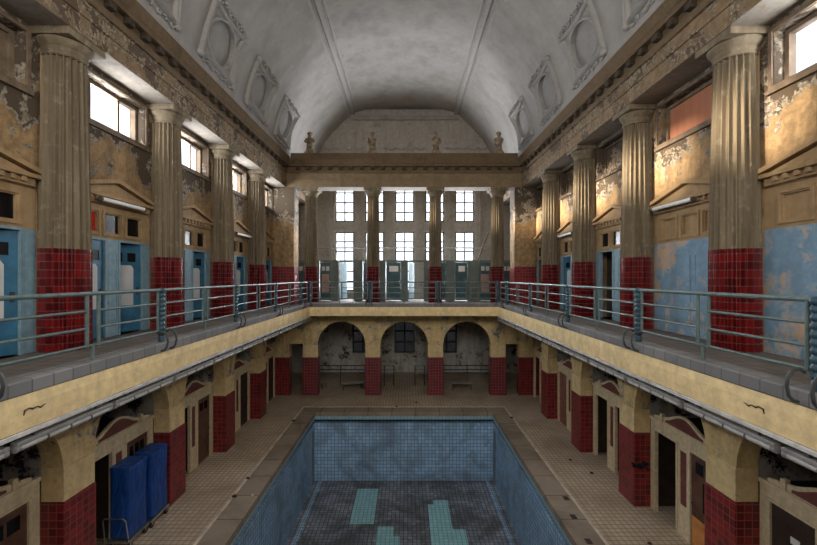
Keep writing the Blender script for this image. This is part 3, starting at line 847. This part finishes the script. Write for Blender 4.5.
# ------------------------------------------------------------------ far gallery cabins
def far_cabins():
    y = 23.2; zt = 7.22
    units = [  # x0 door, x1 door, x1 panel, kind, label
        (-6.3, -5.62, -5.0, 'teal', 'far cabin with a teal door left of the leftmost far column'),
        (-4.97, -4.32, -3.86, 'teal_panel', 'far cabin with pinkish panelled teal door right of the leftmost far column'),
        (-3.84, -2.97, -2.45, 'ajar', 'doorless bright far cabin between the two left far columns, pale door ajar'),
        (-2.43, -1.62, -1.10, 'dark', 'far cabin partly hidden by the left middle column'),
        (-1.08, -.20, .22, 'teal_win', 'far cabin with dark teal door and one pale pane in the centre'),
        (.24, 1.15, 1.62, 'ajar', 'doorless bright far cabin in the centre'),
        (1.64, 2.45, 2.98, 'dark', 'far cabin partly hidden by the right middle column'),
        (3.0, 3.72, 4.38, 'teal_win', 'far cabin with dark door and one pale pane in the right bay'),
        (4.4, 5.1, 5.72, 'teal_panel', 'far cabin with pinkish panelled teal door by the rightmost far column'),
        (5.74, 6.3, 6.6, 'teal', 'far cabin with a teal door right of the rightmost far column')]
    for x0, x1, x2, kind, lab in units:
        t = thing('changing_cabin', lab, 'cabin', (x0, y, G), 'changing cabins on the far gallery')
        m = M()
        m.holed(x0, x2 - .01, G + .002, zt, [(x0 + .02, x1 - .02, G, zt - .12)], fy, y, y + .05)
        m.box(x2 - .06, x2 - .015, y + .05, y + 1.3, G + .15, zt - .05)
        m.build('partition', 'cabin_grey_green', t)
        a, b = x0 + .025, x1 - .025
        if kind == 'ajar':
            ang = math.radians(68)
            lf = lambda u, v, tt: (a + (u - a) * math.cos(ang), y + .06 + (u - a) * math.sin(ang) + tt, v)
            dm = 'blue_grey_paint'
        else:
            lf = lambda u, v, tt: (u, y + .005 + tt, v); dm = 'door_teal'
        m = M(); m.prism([(a, G + .06), (b, G + .06), (b, zt - .13), (a, zt - .13)], lf, 0, .04)
        d = m.build('door', dm, t)
        if kind == 'teal_win':
            m = M(); m.prism([(a + .16, 6.55), (b - .14, 6.55), (b - .14, 6.88), (a + .16, 6.88)], lf, -.008, -.001); m.build('pane', 'plate_white', d)
        elif kind in ('teal', 'teal_panel'):
            w = (b - a)
            for q in (.14, .56):
                m = M(); m.prism([(a + w * q, 6.6), (a + w * (q + .3), 6.6), (a + w * (q + .3), 6.86), (a + w * q, 6.86)], lf, -.008, -.001); m.build('pane', 'door_white_panel', d)
        if kind == 'teal_panel':
            m = M(); m.prism([(a + .08, 5.35), (b - .1, 5.35), (b - .1, 6.4), (a + .08, 6.4)], lf, -.008, -.001); m.build('push_panel', 'pinkish_panel', d)
        m = M(); m.prism([(b - .1, 5.85), (b - .05, 5.85), (b - .05, 6.0), (b - .1, 6.0)], lf, -.03, -.001); m.build('lock', 'chrome', d)
far_cabins()
m = M(); m.tube([(-6.9, 24.4, 8.03), (6.9, 24.4, 8.03)], .045); tag(m.build('ceiling_pipe', 'pipe_grey', None, True), 'long grey horizontal pipe across the end wall windows', 'pipe')
m = M(); m.tube([(4.45, 24.0, 7.25), (5.15, 24.2, 8.95)], .045); tag(m.build('leaning_pole', 'bare_timber', None, True), 'dark pole leaning behind the rightmost far column', 'pole')

# ------------------------------------------------------------------ railings
HR = [5.98, 5.72, 5.46, 5.20]
def post_profile():
    p = [(.05, 0), (.055, .02), (.055, .10), (.05, .11)]
    z = .11
    while z < .93:
        p += [(.042, z), (.06, z + .02), (.066, z + .045), (.06, z + .07), (.042, z + .09)]; z += .092
    p += [(.05, z), (.07, z + .03), (.07, z + .06), (.045, z + .09), (.01, z + .10)]
    return p
def railing(label, fn, posts, group):
    """fn(u, z, out) -> xyz; posts: list of u of beaded posts; out>0 leans over the pool"""
    t = thing('balcony_railing', label, 'railing', fn(posts[0], 5.0, 0), group)
    u0, u1 = posts[0], posts[-1]
    m = M(); m.tube([fn(u0, HR[0], 0), fn(u1, HR[0], 0)], .032, 10); m.build('handrail', 'rail_paint', t, True)
    for a, b in zip(posts, posts[1:]):
        n = 2
        L = (b - a) / n
        for i in range(n):
            p, q = a + L * i + .11, a + L * (i + 1) - .11
            m = M()
            for z in HR[1:]: m.tube([fn(p, z, 0), fn(q, z, 0)], .020, 8)
            m.build('rail_panel', 'rail_paint', t, True)
            for u in (p, q):
                m = M(); m.tube([fn(u, HR[3] - .03, 0), fn(u, HR[0], 0)], .026, 8); m.build('upright', 'rail_paint', t, True)
            if i == 0:
                m = M(); m.tube([fn(q, HR[3], 0), fn(q + .22, HR[3], 0)], .018, 8).tube([fn(q + .11, 4.98, 0), fn(q + .11, HR[3] + .02, 0)], .024, 8); m.build('foot', 'rail_paint', t, True)
    for u in posts:
        b = fn(u, 4.985, 0)
        m = M(); m.lathe(post_profile(), b, 14); m.build('beaded_post', 'rail_blue', t, True, 60)
        for d in (-.16, .12):
            if u + d < u0 - .2: continue
            pts = [fn(u + d * .3, 5.13, .03)]
            for i in range(9):
                a = PI * .5 * (1 - i / 4.0)
                pts.append(fn(u + d, 5.0 + .14 * math.sin(a), .10 + .16 * (1 if i > 8 else math.cos(a)) * 1.0))
            pts = [fn(u + d, 5.16, .02), fn(u + d, 5.20, .08), fn(u + d, 5.18, .16), fn(u + d, 5.10, .215), fn(u + d, 5.0, .225), fn(u + d, 4.9, .205), fn(u + d, 4.84, .15), fn(u + d, 4.83, .095)]
            m = M(); m.tube(pts, .019, 8); m.build('hoop', 'pipe_dark', t, True)
    return t
XR = XE + .08
for s in (-1, 1):
    railing(f'grey green pipe railing with beaded posts along the {SIDE[s]} gallery edge', (lambda s: lambda u, z, o: (s * (XR - o), u, z))(s), [.98, 4.30, 7.63, 10.95, 14.28, 17.60], 'balcony railings')
YR = YB + .08
railing('grey green pipe railing across the far gallery', lambda u, z, o: (u, YR - o, z), [-4.55, -1.65, 1.65, 4.55], 'balcony railings')
for s in (-1, 1):
    t = thing('corner_railing', f'short piece of railing closing the far {SIDE[s]} gallery corner', 'railing', (s * XR, 18.0, 5.0), 'balcony railings')
    m = M()
    for i, z in enumerate(HR): m.tube([(s * XR, 17.72, z), (s * XR, 18.82, z)], .03 if i == 0 else .02, 8)
    m.build('rail_panel', 'rail_paint', t, True)
    for y in (17.80, 18.8):
        m = M(); m.tube([(s * XR, y, 4.98), (s * XR, y, HR[0])], .026, 8); m.build('upright', 'rail_paint', t, True)

# ------------------------------------------------------------------ fluorescent lamps
def lamp(label, group, L=1.53):
    t = thing('fluorescent_lamp', label, 'lamp', (0, 0, 0), group)
    m = M(); m.cbox(-.05, .05, -L / 2, L / 2, .035, .085, .008); m.build('housing', 'lamp_housing', t)
    m = M(); m.tube([(0, -L / 2 + .06, 0), (0, L / 2 - .06, 0)], .042, 12); m.build('tube', 'lamp_tube', t, True)
    for e in (-1, 1):
        m = M(); m.tube([(0, e * (L / 2 - .06), 0), (0, e * (L / 2), 0)], .046, 12); m.build('end_cap', 'lamp_housing', t, True)
    for q in (-.35, 0.0, .35):
        m = M(); m.tube([(0, q - .012, 0), (0, q + .012, 0)], .048, 12); m.build('strap', 'lamp_cap', t, True)
    for q in (-.5, .5):
        m = M(); m.box(-.02, .02, q - .03, q + .03, .086, .136); m.build('mount', 'lamp_cap', t)
    return t
first = None
for s in (-1, 1):
    m = M(); m.cbox(s * (XE - .035), s * (XE + .0), YN + .01, YB - .03, 4.30, 4.355, .006)
    for i in range(12): m.box(s * (XE - .042), s * (XE - .03), 1.2 + i * 1.5, 1.28 + i * 1.5, 4.31, 4.345)
    tag(m.build('cable_conduit', 'conduit_white'), f'white conduit along the bottom of the {SIDE[s]} yellow fascia', 'conduit', 'conduits under the gallery edge')
    n = 10
    for i in range(n):
        y = 3.85 + 1.62 * i
        lab = f'{["nearest","second","third","fourth","fifth","sixth","seventh","eighth","ninth","tenth"][i]} fluorescent lamp from the viewer under the {SIDE[s]} gallery edge'
        loc = (s * (XE + .02), y, 4.16)
        if first is None: first = lamp(lab, 'fluorescent lamps under the gallery edges'); first.location = loc
        else: dup(first, loc, 0, lab)
fg = None
for (s, y, z, lab) in ((-1, 9.5, 7.98, 'fluorescent tube on the pediment between the nearest two left columns'), (-1, 16.5, 7.98, 'fluorescent tube on the pediment between third and fourth left columns'),
                      (1, 9.75, 8.02, 'fluorescent tube on the pediment between the nearest two right columns'), (1, 16.3, 7.98, 'fluorescent tube on the pediment between third and fourth right columns')):
    loc = (s * (XW - .20), y, z)
    if fg is None:
        fg = thing('fluorescent_lamp', lab, 'lamp', (0, 0, 0), 'fluorescent tubes on the gallery pediments')
        m = M(); m.tube([(0, -.7, 0), (0, .7, 0)], .05, 12); m.build('tube', 'plate_white', fg, True)
        for e in (-1, 1):
            m = M(); m.tube([(0, e * .7, 0), (0, e * .76, 0)], .052, 12); m.build('end_cap', 'lamp_cap', fg, True)
        fg.location = loc
    else: dup(fg, loc, 0, lab)

# ------------------------------------------------------------------ ceiling medallions
def med_pt(a, b, off):
    p = cove_at(L0 + b, off); return (p.x, a, p.y)
def make_medallion(label):
    base = med_pt(0, 0, 0)
    t = thing('ceiling_medallion', label, 'ceiling ornament', base, 'round medallions on the vault')
    n = 64; ra, rb = .82, .64
    m = M(); rings = []
    for r in (.02, .4, .75, 1.03): rings.append([med_pt(ra * r * math.cos(2 * PI * j / n), rb * r * math.sin(2 * PI * j / n), -.125 + .07 * (1 - r * r)) for j in range(n)])
    m.loft(rings); m.build('roundel', 'roundel_plaster', t, True)
    m = M(); rings = []
    for r, h in ((.99, -.15), (.99, .02), (1.0, .06), (1.04, .075), (1.09, .05), (1.11, .0), (1.11, -.02), (1.02, -.05), (1.02, -.15)):
        rings.append([med_pt(ra * r * math.cos(2 * PI * j / n), rb * r * math.sin(2 * PI * j / n), h) for j in range(n)])
    m.loft(rings, caps=False); m.build('rim', 'relief_plaster', t, True, 50)
    # cartouche frame: concave sided square ring
    def outer(j, k):
        th = 2 * PI * j / n; cx, sy = math.cos(th), math.sin(th)
        q = max(abs(cx) / 1.0, abs(sy) / 1.0)
        sx_, sy_ = cx / q, sy / q                      # on the unit square
        pinch = 1 - .10 * (1 - min(abs(sx_), abs(sy_)) ** 2)
        return (1.06 * sx_ * pinch * k, .86 * sy_ * pinch * k)
    m = M(); rings = []
    for k, h in ((.85, 0), (.87, .07), (.91, .10), (.95, .05), (1.0, .06), (1.03, .12), (1.06, .07), (1.07, 0)):
        rings.append([med_pt(*outer(j, k), h) for j in range(n)])
    m.loft(rings, caps=False); m.build('cartouche_frame', 'relief_plaster', t, True, 60)
    for e in (-1, 1):
        for i in range(7):
            a = -.85 + 1.7 * i / 6
            r = .10 if e > 0 else .075
            pts = []
            for q in range(12):
                th = q / 11 * 1.6 * PI + (0 if i % 2 else PI); rr = r * (1 - q / 16)
                pts.append(med_pt(a + rr * math.cos(th), e * .95 + rr * math.sin(th) * .9, .05))
            m = M(); m.tube(pts, [.036 - .0012 * q for q in range(12)], 6); m.build('scroll', 'relief_plaster', t, True, 60)
        for f in (-1, 1):
            m = M(); m.sphere(med_pt(f * 1.05, e * .86, .05), .12, 8); m.build('corner_boss', 'relief_plaster', t, True, 60)
    return t
first = None
for s in (-1, 1):
    for k in (0, 1, 2, 3):
        lab = f'{["cut off nearest","second","third","farthest"][k]} round plaster medallion on the {SIDE[s]} side of the vault'
        b = med_pt(0, 0, 0)
        loc = (s * b[0], BAY[k], b[2]); rz = 0 if s == 1 else PI
        if first is None: first = make_medallion(lab); first.location = loc; first.rotation_euler.z = rz
        else: dup(first, loc, rz, lab)

# ------------------------------------------------------------------ end wall garlands
for x0, x1, lab in ((-5.3, -2.75, 'left of the three wavy plaster garlands on the end wall'), (-1.25, 1.25, 'middle one of the three wavy plaster garlands'), (2.75, 5.3, 'right of the three wavy plaster garlands on the end wall')):
    m = M(); n = 60; pts = []
    for i in range(n + 1):
        u = i / n; pts.append((x0 + (x1 - x0) * u, YE - .08, 14.62 + .07 * math.sin(u * 4 * 2 * PI + .5)))
    m.tube(pts, [.03 + .03 * abs(math.sin(i / n * 4 * PI)) for i in range(n + 1)], 8)
    for i in range(0, n + 1, 15): m.sphere((pts[i][0], YE - .09, pts[i][2]), .085, 8)
    tag(m.build('plaster_garland', 'relief_plaster', None, True), lab, 'ornament', 'plaster garlands on the end wall')

# ------------------------------------------------------------------ statues
def statue(label, variant, x):
    zb = 12.622
    t = thing('cherub_statue', label, 'statue', (x, YF - .40, zb), 'cherub statues on the far cornice')
    y = YF - .40
    m = M(); m.cbox(x - .24, x + .24, y - .2, y + .2, zb + .001, zb + .1, .015); m.cbox(x - .19, x + .19, y - .16, y + .16, zb + .1, zb + .2, .03)
    m.lathe([(.2, .2), (.17, .26), (.18, .32)], (x, y, zb), 12)
    m.build('pedestal', 'statue_stone', t)
    A = [  # joints (x, y, z, r, parent)
        (0, 0, .52, .145, -1), (0, -.01, .66, .13, 0), (0, -.01, .80, .14, 1), (0, -.01, .88, .075, 2), (0, -.03, .97, .10, 3), (0, -.03, 1.06, .105, 4), (0, -.02, 1.12, .07, 5),
        (-.08, -.02, .42, .10, 0), (-.08, -.07, .30, .07, 7), (.08, -.02, .42, .10, 0), (.09, -.03, .30, .07, 9)]
    arms = {0: [((-.17, 0, .82, .06), (-.25, -.03, .66, .05), (-.12, -.17, .58, .045), (-.02, -.2, .56, .05)), ((.17, 0, .82, .06), (.25, -.03, .66, .05), (.12, -.17, .58, .045), (.03, -.2, .57, .05))],
            1: [((-.17, 0, .82, .06), (-.22, .0, .66, .05), (-.2, -.1, .52, .045), (-.17, -.13, .45, .045)), ((.17, 0, .82, .06), (.2, -.08, .70, .05), (.08, -.17, .74, .045), (.01, -.18, .80, .045))],
            2: [((-.17, 0, .82, .06), (-.21, -.07, .72, .05), (-.1, -.17, .82, .045), (-.04, -.16, .9, .045)), ((.17, 0, .82, .06), (.24, 0, .67, .05), (.2, -.12, .55, .045), (.13, -.17, .5, .045))]}[variant]
    for arm in arms:
        par = 2
        for j in arm: A.append((*j, par)); par = len(A) - 1
    me = bpy.data.meshes.new('body')
    me.from_pydata([(a[0], a[1], a[2]) for a in A], [(i, a[4]) for i, a in enumerate(A) if a[4] >= 0], [])
    o = bpy.data.objects.new('body', me); col.objects.link(o); o.parent = t
    me.materials.append(MATS['statue_stone'])
    o.modifiers.new('Skin', 'SKIN'); o.modifiers.new('Subd', 'SUBSURF').levels = 1
    o.modifiers['Subd'].render_levels = 1
    for i, a in enumerate(A):
        sv = me.skin_vertices[0].data[i]; sv.radius = (a[3], a[3]); sv.use_root = (i == 0)
    o.modifiers['Skin'].use_smooth_shade = True
    m = M(); m.sphere((x, y + .02, zb + 1.1), .125, 12, (1, 1, .8))
    for i in range(9):
        th = 2 * PI * i / 9; m.sphere((x + .1 * math.cos(th), y + .02 + .09 * math.sin(th), zb + 1.10), .045, 6)
    m.build('hair', 'statue_stone', t, True)
    m = M()
    if variant == 0: m.sphere((x, y - .2, zb + .6), .11, 10, (1.3, .7, .8))
    else: m.tube([(x - .16, y - .08, zb + .45), (x, y - .16, zb + .5), (x + .14, y - .08, zb + .62), (x + .1, y + .1, zb + .66)], [.05, .07, .06, .05], 8)
    m.build('drapery' if variant else 'held_vessel', 'statue_stone', t, True)
for x, v, lab in ((-4.93, 0, 'leftmost cherub statue, holding a rounded vessel before its belly'), (-1.65, 1, 'cherub statue above the left middle far column'),
                  (1.65, 2, 'cherub statue above the right middle far column'), (4.93, 1, 'rightmost cherub statue on the far cornice')):
    statue(lab, v, x)

# ------------------------------------------------------------------ covered trolleys
def trolley(x0, x1, y0, y1, h, label, handle):
    t = thing('covered_trolley', label, 'trolley', ((x0 + x1) / 2, (y0 + y1) / 2, 0), 'blue covered laundry trolleys')
    xc, yc = (x0 + x1) / 2, (y0 + y1) / 2
    # canvas cover with sagging sides
    rings = []
    zs = [.24, .26, .45, .75, 1.05, 1.35, h - .12, h - .02, h]
    n = 40
    for z in zs:
        ring = []
        for j in range(n):
            th = 2 * PI * j / n; cx, sy = math.cos(th), math.sin(th)
            q = (abs(cx) ** 10 + abs(sy) ** 10) ** .1
            fx, fy_ = cx / q, sy / q
            k = (z - .24) / (h - .24)
            w = 1 - .03 * math.sin(PI * k) + .016 * math.sin(7 * th + 5 * z) * math.sin(PI * min(k, 1))
            if z == h: w = .97
            if z == .24: w = .96
            ring.append((xc + (x1 - x0) / 2 * fx * w, yc + (y1 - y0) / 2 * fy_ * w, z))
        rings.append(ring)
    m = M(); m.loft(rings); m.build('canvas_cover', 'blue_canvas', t, True, 40)
    m = M(); m.tube([(x0 + .02, y0 + .02, h - .05), (x1 - .005, y0 - .0, h - .05), (x1 - .005, y1, h - .05), (x0 + .02, y1, h - .05), (x0 + .02, y0 + .02, h - .05)], .014, 6); m.build('hem_rope', 'blue_canvas', t, True)
    m = M()
    m.cbox(x0 + .0, x1 + .02, y0 - .06, y1 + .02, .17, .22, .012)
    m.build('base_frame', 'chrome', t)
    if handle:
        m = M()
        m.tube([(x0 - .02, y0 - .08, .2), (x0 - .05, y0 - .1, .7), (x0 - .02, y0 - .1, .76), (x1 - .08, y0 - .1, .76), (x1 - .02, y0 - .09, .70), (x1 + .03, y0 - .06, .2)], .014, 8)
        m.build('push_bar', 'chrome', t, True)
    for cx in (x0 + .05, x1 - .03):
        for cy in (y0 + .04, y1 - .06):
            m = M(); m.tube([(cx - .02, cy, .075), (cx + .02, cy, .075)], .074, 16); w = m.build('caster', 'rubber', t, True)
            m = M(); m.box(cx - .03, cx - .024, cy - .02, cy + .02, .07, .17).box(cx + .024, cx + .03, cy - .02, cy + .02, .07, .17); m.build('fork', 'chrome', w)
trolley(-6.68, -6.2, 9.0, 9.64, 1.86, 'front blue canvas covered trolley with chrome push bar beside left screen', True)
trolley(-6.66, -6.18, 9.76, 10.44, 1.84, 'rear blue canvas covered trolley against the second left pillar', False)

# ------------------------------------------------------------------ things behind the far arches
def barrier(x0, x1, label):
    t = thing('metal_barrier', label, 'barrier', (x0, 22.6, 0), 'pipe barriers behind the far arches')
    for z in (1.15, .92, .72):
        m = M(); m.tube([(x0, 22.6, z), (x1, 22.6, z)], .028, 8); m.build('rail', 'pipe_dark' if x1 - x0 > 2 else 'pipe_grey', t, True)
    n = 3
    for i in range(n):
        x = x0 + .06 + (x1 - x0 - .12) * i / (n - 1)
        m = M(); m.tube([(x, 22.6, .001), (x, 22.6, 1.15)], .03, 8); m.build('upright', 'pipe_dark', t, True)
barrier(-5.1, -2.2, 'grey pipe barrier behind the left far arch'); barrier(-1.75, -.55, 'short pipe barrier at left in the middle far arch')
barrier(.55, 1.75, 'short pipe barrier at right in the middle far arch'); barrier(2.1, 5.1, 'grey pipe barrier behind the right far arch')
def bench(x0, x1, y0, y1, label, rz=0):
    t = thing('wooden_bench', label, 'bench', ((x0 + x1) / 2, (y0 + y1) / 2, 0), 'benches behind the far arches')
    m = M()
    for i in range(4):
        w = (y1 - y0) / 4; m.cbox(x0, x1, y0 + w * i + .01, y0 + w * (i + 1) - .01, .34, .38, .006)
    m.build('seat', 'bench_wood', t)
    for x in (x0 + .1, x1 - .1):
        for y in (y0 + .05, y1 - .05):
            m = M(); m.tube([(x, y, .001), (x, y, .34)], .018, 8); m.build('leg', 'pipe_dark', t, True)
    t.rotation_euler.z = rz
bench(-3.5, -2.3, 21.7, 22.1, 'low pale bench standing under the left far arch', .25); bench(2.6, 3.8, 21.7, 22.1, 'low pale bench standing under the right far arch', -.15)
bench(-4.9, -4.3, 21.8, 22.2, 'short bench beside the left end pillar of the far arches', 1.2)

# ------------------------------------------------------------------ debris on the deck
def chip(x, y, z, r, mat, label, name='plaster_chip', cat='debris'):
    rnd = random.Random(int(x * 97 + y * 31)); m = M()
    bm = bmesh.new(); bmesh.ops.create_icosphere(bm, subdivisions=2, radius=r)
    for v in bm.verts:
        v.co *= .75 + .5 * rnd.random(); v.co.z = max(v.co.z * .45, -r * .2); v.co += Vector((x, y, z + r * .2))
    m.add_bm(bm); tag(m.build(name, mat), label, cat, 'debris on the pool deck')
chip(-4.72, 11.1, .046, .07, 'debris_dark', 'dark clod on the left coping edge halfway to the trolleys')
chip(-4.75, 12.1, .046, .055, 'debris_dark', 'smaller dark clod beyond another on the left coping edge')
chip(-4.25, 11.2, .021, .04, 'debris_pale', 'pale plaster chip on the left coping', 'plaster_chip')
chip(-4.72, 16.9, .046, .075, 'debris_dark', 'dark clod on the left coping edge near the far pool corner')
chip(4.74, 17.3, .046, .07, 'debris_dark', 'dark clod on the right coping edge near the far pool corner')
chip(-.35, 18.8, .046, .06, 'debris_dark', 'dark clod on the coping edge at the far end of the pool')
chip(.6, 19.5, 0.001, .06, 'debris_dark', 'dark clod on the deck behind the far coping')
chip(.95, 19.4, 0.001, .05, 'debris_pale', 'pale chip on the deck behind the far coping')
chip(6.0, 12.5, 0.001, .06, 'debris_dark', 'dark clod on the right deck in front of the second pillar')
chip(5.7, 13.4, 0.001, .05, 'debris_dark', 'dark clod on the right deck in front of the third pillar')
chip(5.8, 9.2, 0.001, .05, 'debris_dark', 'dark clod on the right deck near the orange bottomed door')
for i, (x, y) in enumerate(((4.6, 11.05), (4.45, 10.2), (4.4, 9.25))):
    m = M(); m.cbox(x - .07, x + .07, y - .09, y + .09, .021, .034, .004); 
    tag(m.build('coping_drain', 'debris_dark'), ['farthest', 'middle', 'nearest'][i] + ' of the three small dark drain plates on the right coping', 'drain', 'drain plates on the right coping')
m = M()                                                   # dark rag caught on the second right pillar
rnd = random.Random(3)
for i in range(7):
    a = Vector((6.28 + .05 * i, 10.62, 1.16 + rnd.uniform(-.05, .05)))
    m.sphere(a, .05 + .02 * rnd.random(), 8, (1.2, .6, .8))
m.tube([(6.2, 10.62, 1.22), (6.35, 10.6, 1.12), (6.5, 10.62, 1.16), (6.64, 10.6, 1.05)], .03, 6)
tag(m.build('hanging_rag', 'black_cloth', None, True), 'crumpled black rag caught on the second right red tiled pillar', 'rag')

# ------------------------------------------------------------------ light
def area(name, loc, sx_, sy_, direction, power, color=(1, 1, 1)):
    l = bpy.data.lights.new(name, 'AREA'); l.shape = 'RECTANGLE'; l.size = sx_; l.size_y = sy_; l.energy = power; l.color = color
    o = bpy.data.objects.new(name, l); col.objects.link(o); o.location = loc
    o.rotation_euler = Vector(direction).to_track_quat('-Z', 'Z' if abs(direction[2]) < .9 else 'Y').to_euler()
    return o
SKY = (.97, .98, 1.0)
R_FAR, R_SIDE, R_NEAR = 19.0, 24.0, 4.2
def pw(r, a, b): return r * PI * a * b
for x in FARWIN:
    area('daylight_and_fill', (x, YE + .3, 11.1), 1.1, 2.4, (0, -1, 0), pw(R_FAR, 1.1, 2.4), SKY)
    area('daylight_and_fill', (x, YE + .3, 7.25), 1.1, 3.7, (0, -1, 0), pw(R_FAR, 1.1, 3.7), SKY)
for k in (0, 1, 2, 3): area('daylight_and_fill', (-XW - .45, BAY[k], 10.24), 1.95, .8, (1, 0, 0), pw(R_SIDE, 1.95, .8), SKY)
area('daylight_and_fill', (XW + .45, BAY[-1], 10.24), 1.95, .8, (-1, 0, 0), pw(24, 1.95, .8), SKY)
for s in (-1, 1): area('daylight_and_fill', (s * (XW + .45), BAY[-2], 10.24), 1.95, .8, (-s, 0, 0), pw(60, 1.95, .8), SKY)
for x in LOWWIN: area('daylight_and_fill', (x, YE + .35, 2.3), 1.2, 2.0, (0, -1, 0), pw(.45, 1.2, 2.0), SKY)
for x in (-4.4, -2.2, 0, 2.2, 4.4):
    area('daylight_and_fill', (x, YN - .35, 11.3), 1.6, 4.2, (0, 1, 0), pw(R_NEAR, 1.6, 4.2), (1.0, .95, .86))  # unseen fill lights added behind the viewpoint
sun = bpy.data.lights.new('sun', 'SUN'); sun.energy = 14.0; sun.angle = math.radians(6); sun.color = (1.0, .84, .64)
so = bpy.data.objects.new('sun', sun); col.objects.link(so)
so.rotation_euler = Vector((14.0, 1.25, -1.1)).to_track_quat('-Z', 'Y').to_euler()

w = bpy.data.worlds.new('sky'); scene.world = w; w.use_nodes = True
bg = w.node_tree.nodes['Background']; bg.inputs[0].default_value = (.82, .90, 1.0, 1); bg.inputs[1].default_value = 1.0

# ------------------------------------------------------------------ camera
cam = bpy.data.cameras.new('camera'); co = bpy.data.objects.new('camera', cam); col.objects.link(co)
co.location = (.132, 0, EYE); co.rotation_euler = (PI / 2, 0, 0)
cam.sensor_fit = 'HORIZONTAL'; cam.sensor_width = 36.0; cam.lens = 36.0 * F_PX / 817.0
cam.shift_x = (408.5 - CX) / 817.0; cam.shift_y = (CY - 272.5) / 817.0
cam.clip_start = .05; cam.clip_end = 200
scene.camera = co
vs = scene.view_settings
vs.view_transform = 'Standard'; vs.look = 'None'; vs.gamma = 1.0; vs.use_curve_mapping = False; vs.exposure = 1.35
scene.cycles.max_bounces = 8; scene.cycles.diffuse_bounces = 5; scene.cycles.transparent_max_bounces = 16
scene.cycles.sample_clamp_indirect = 6.0
scene.cycles.use_denoising = True
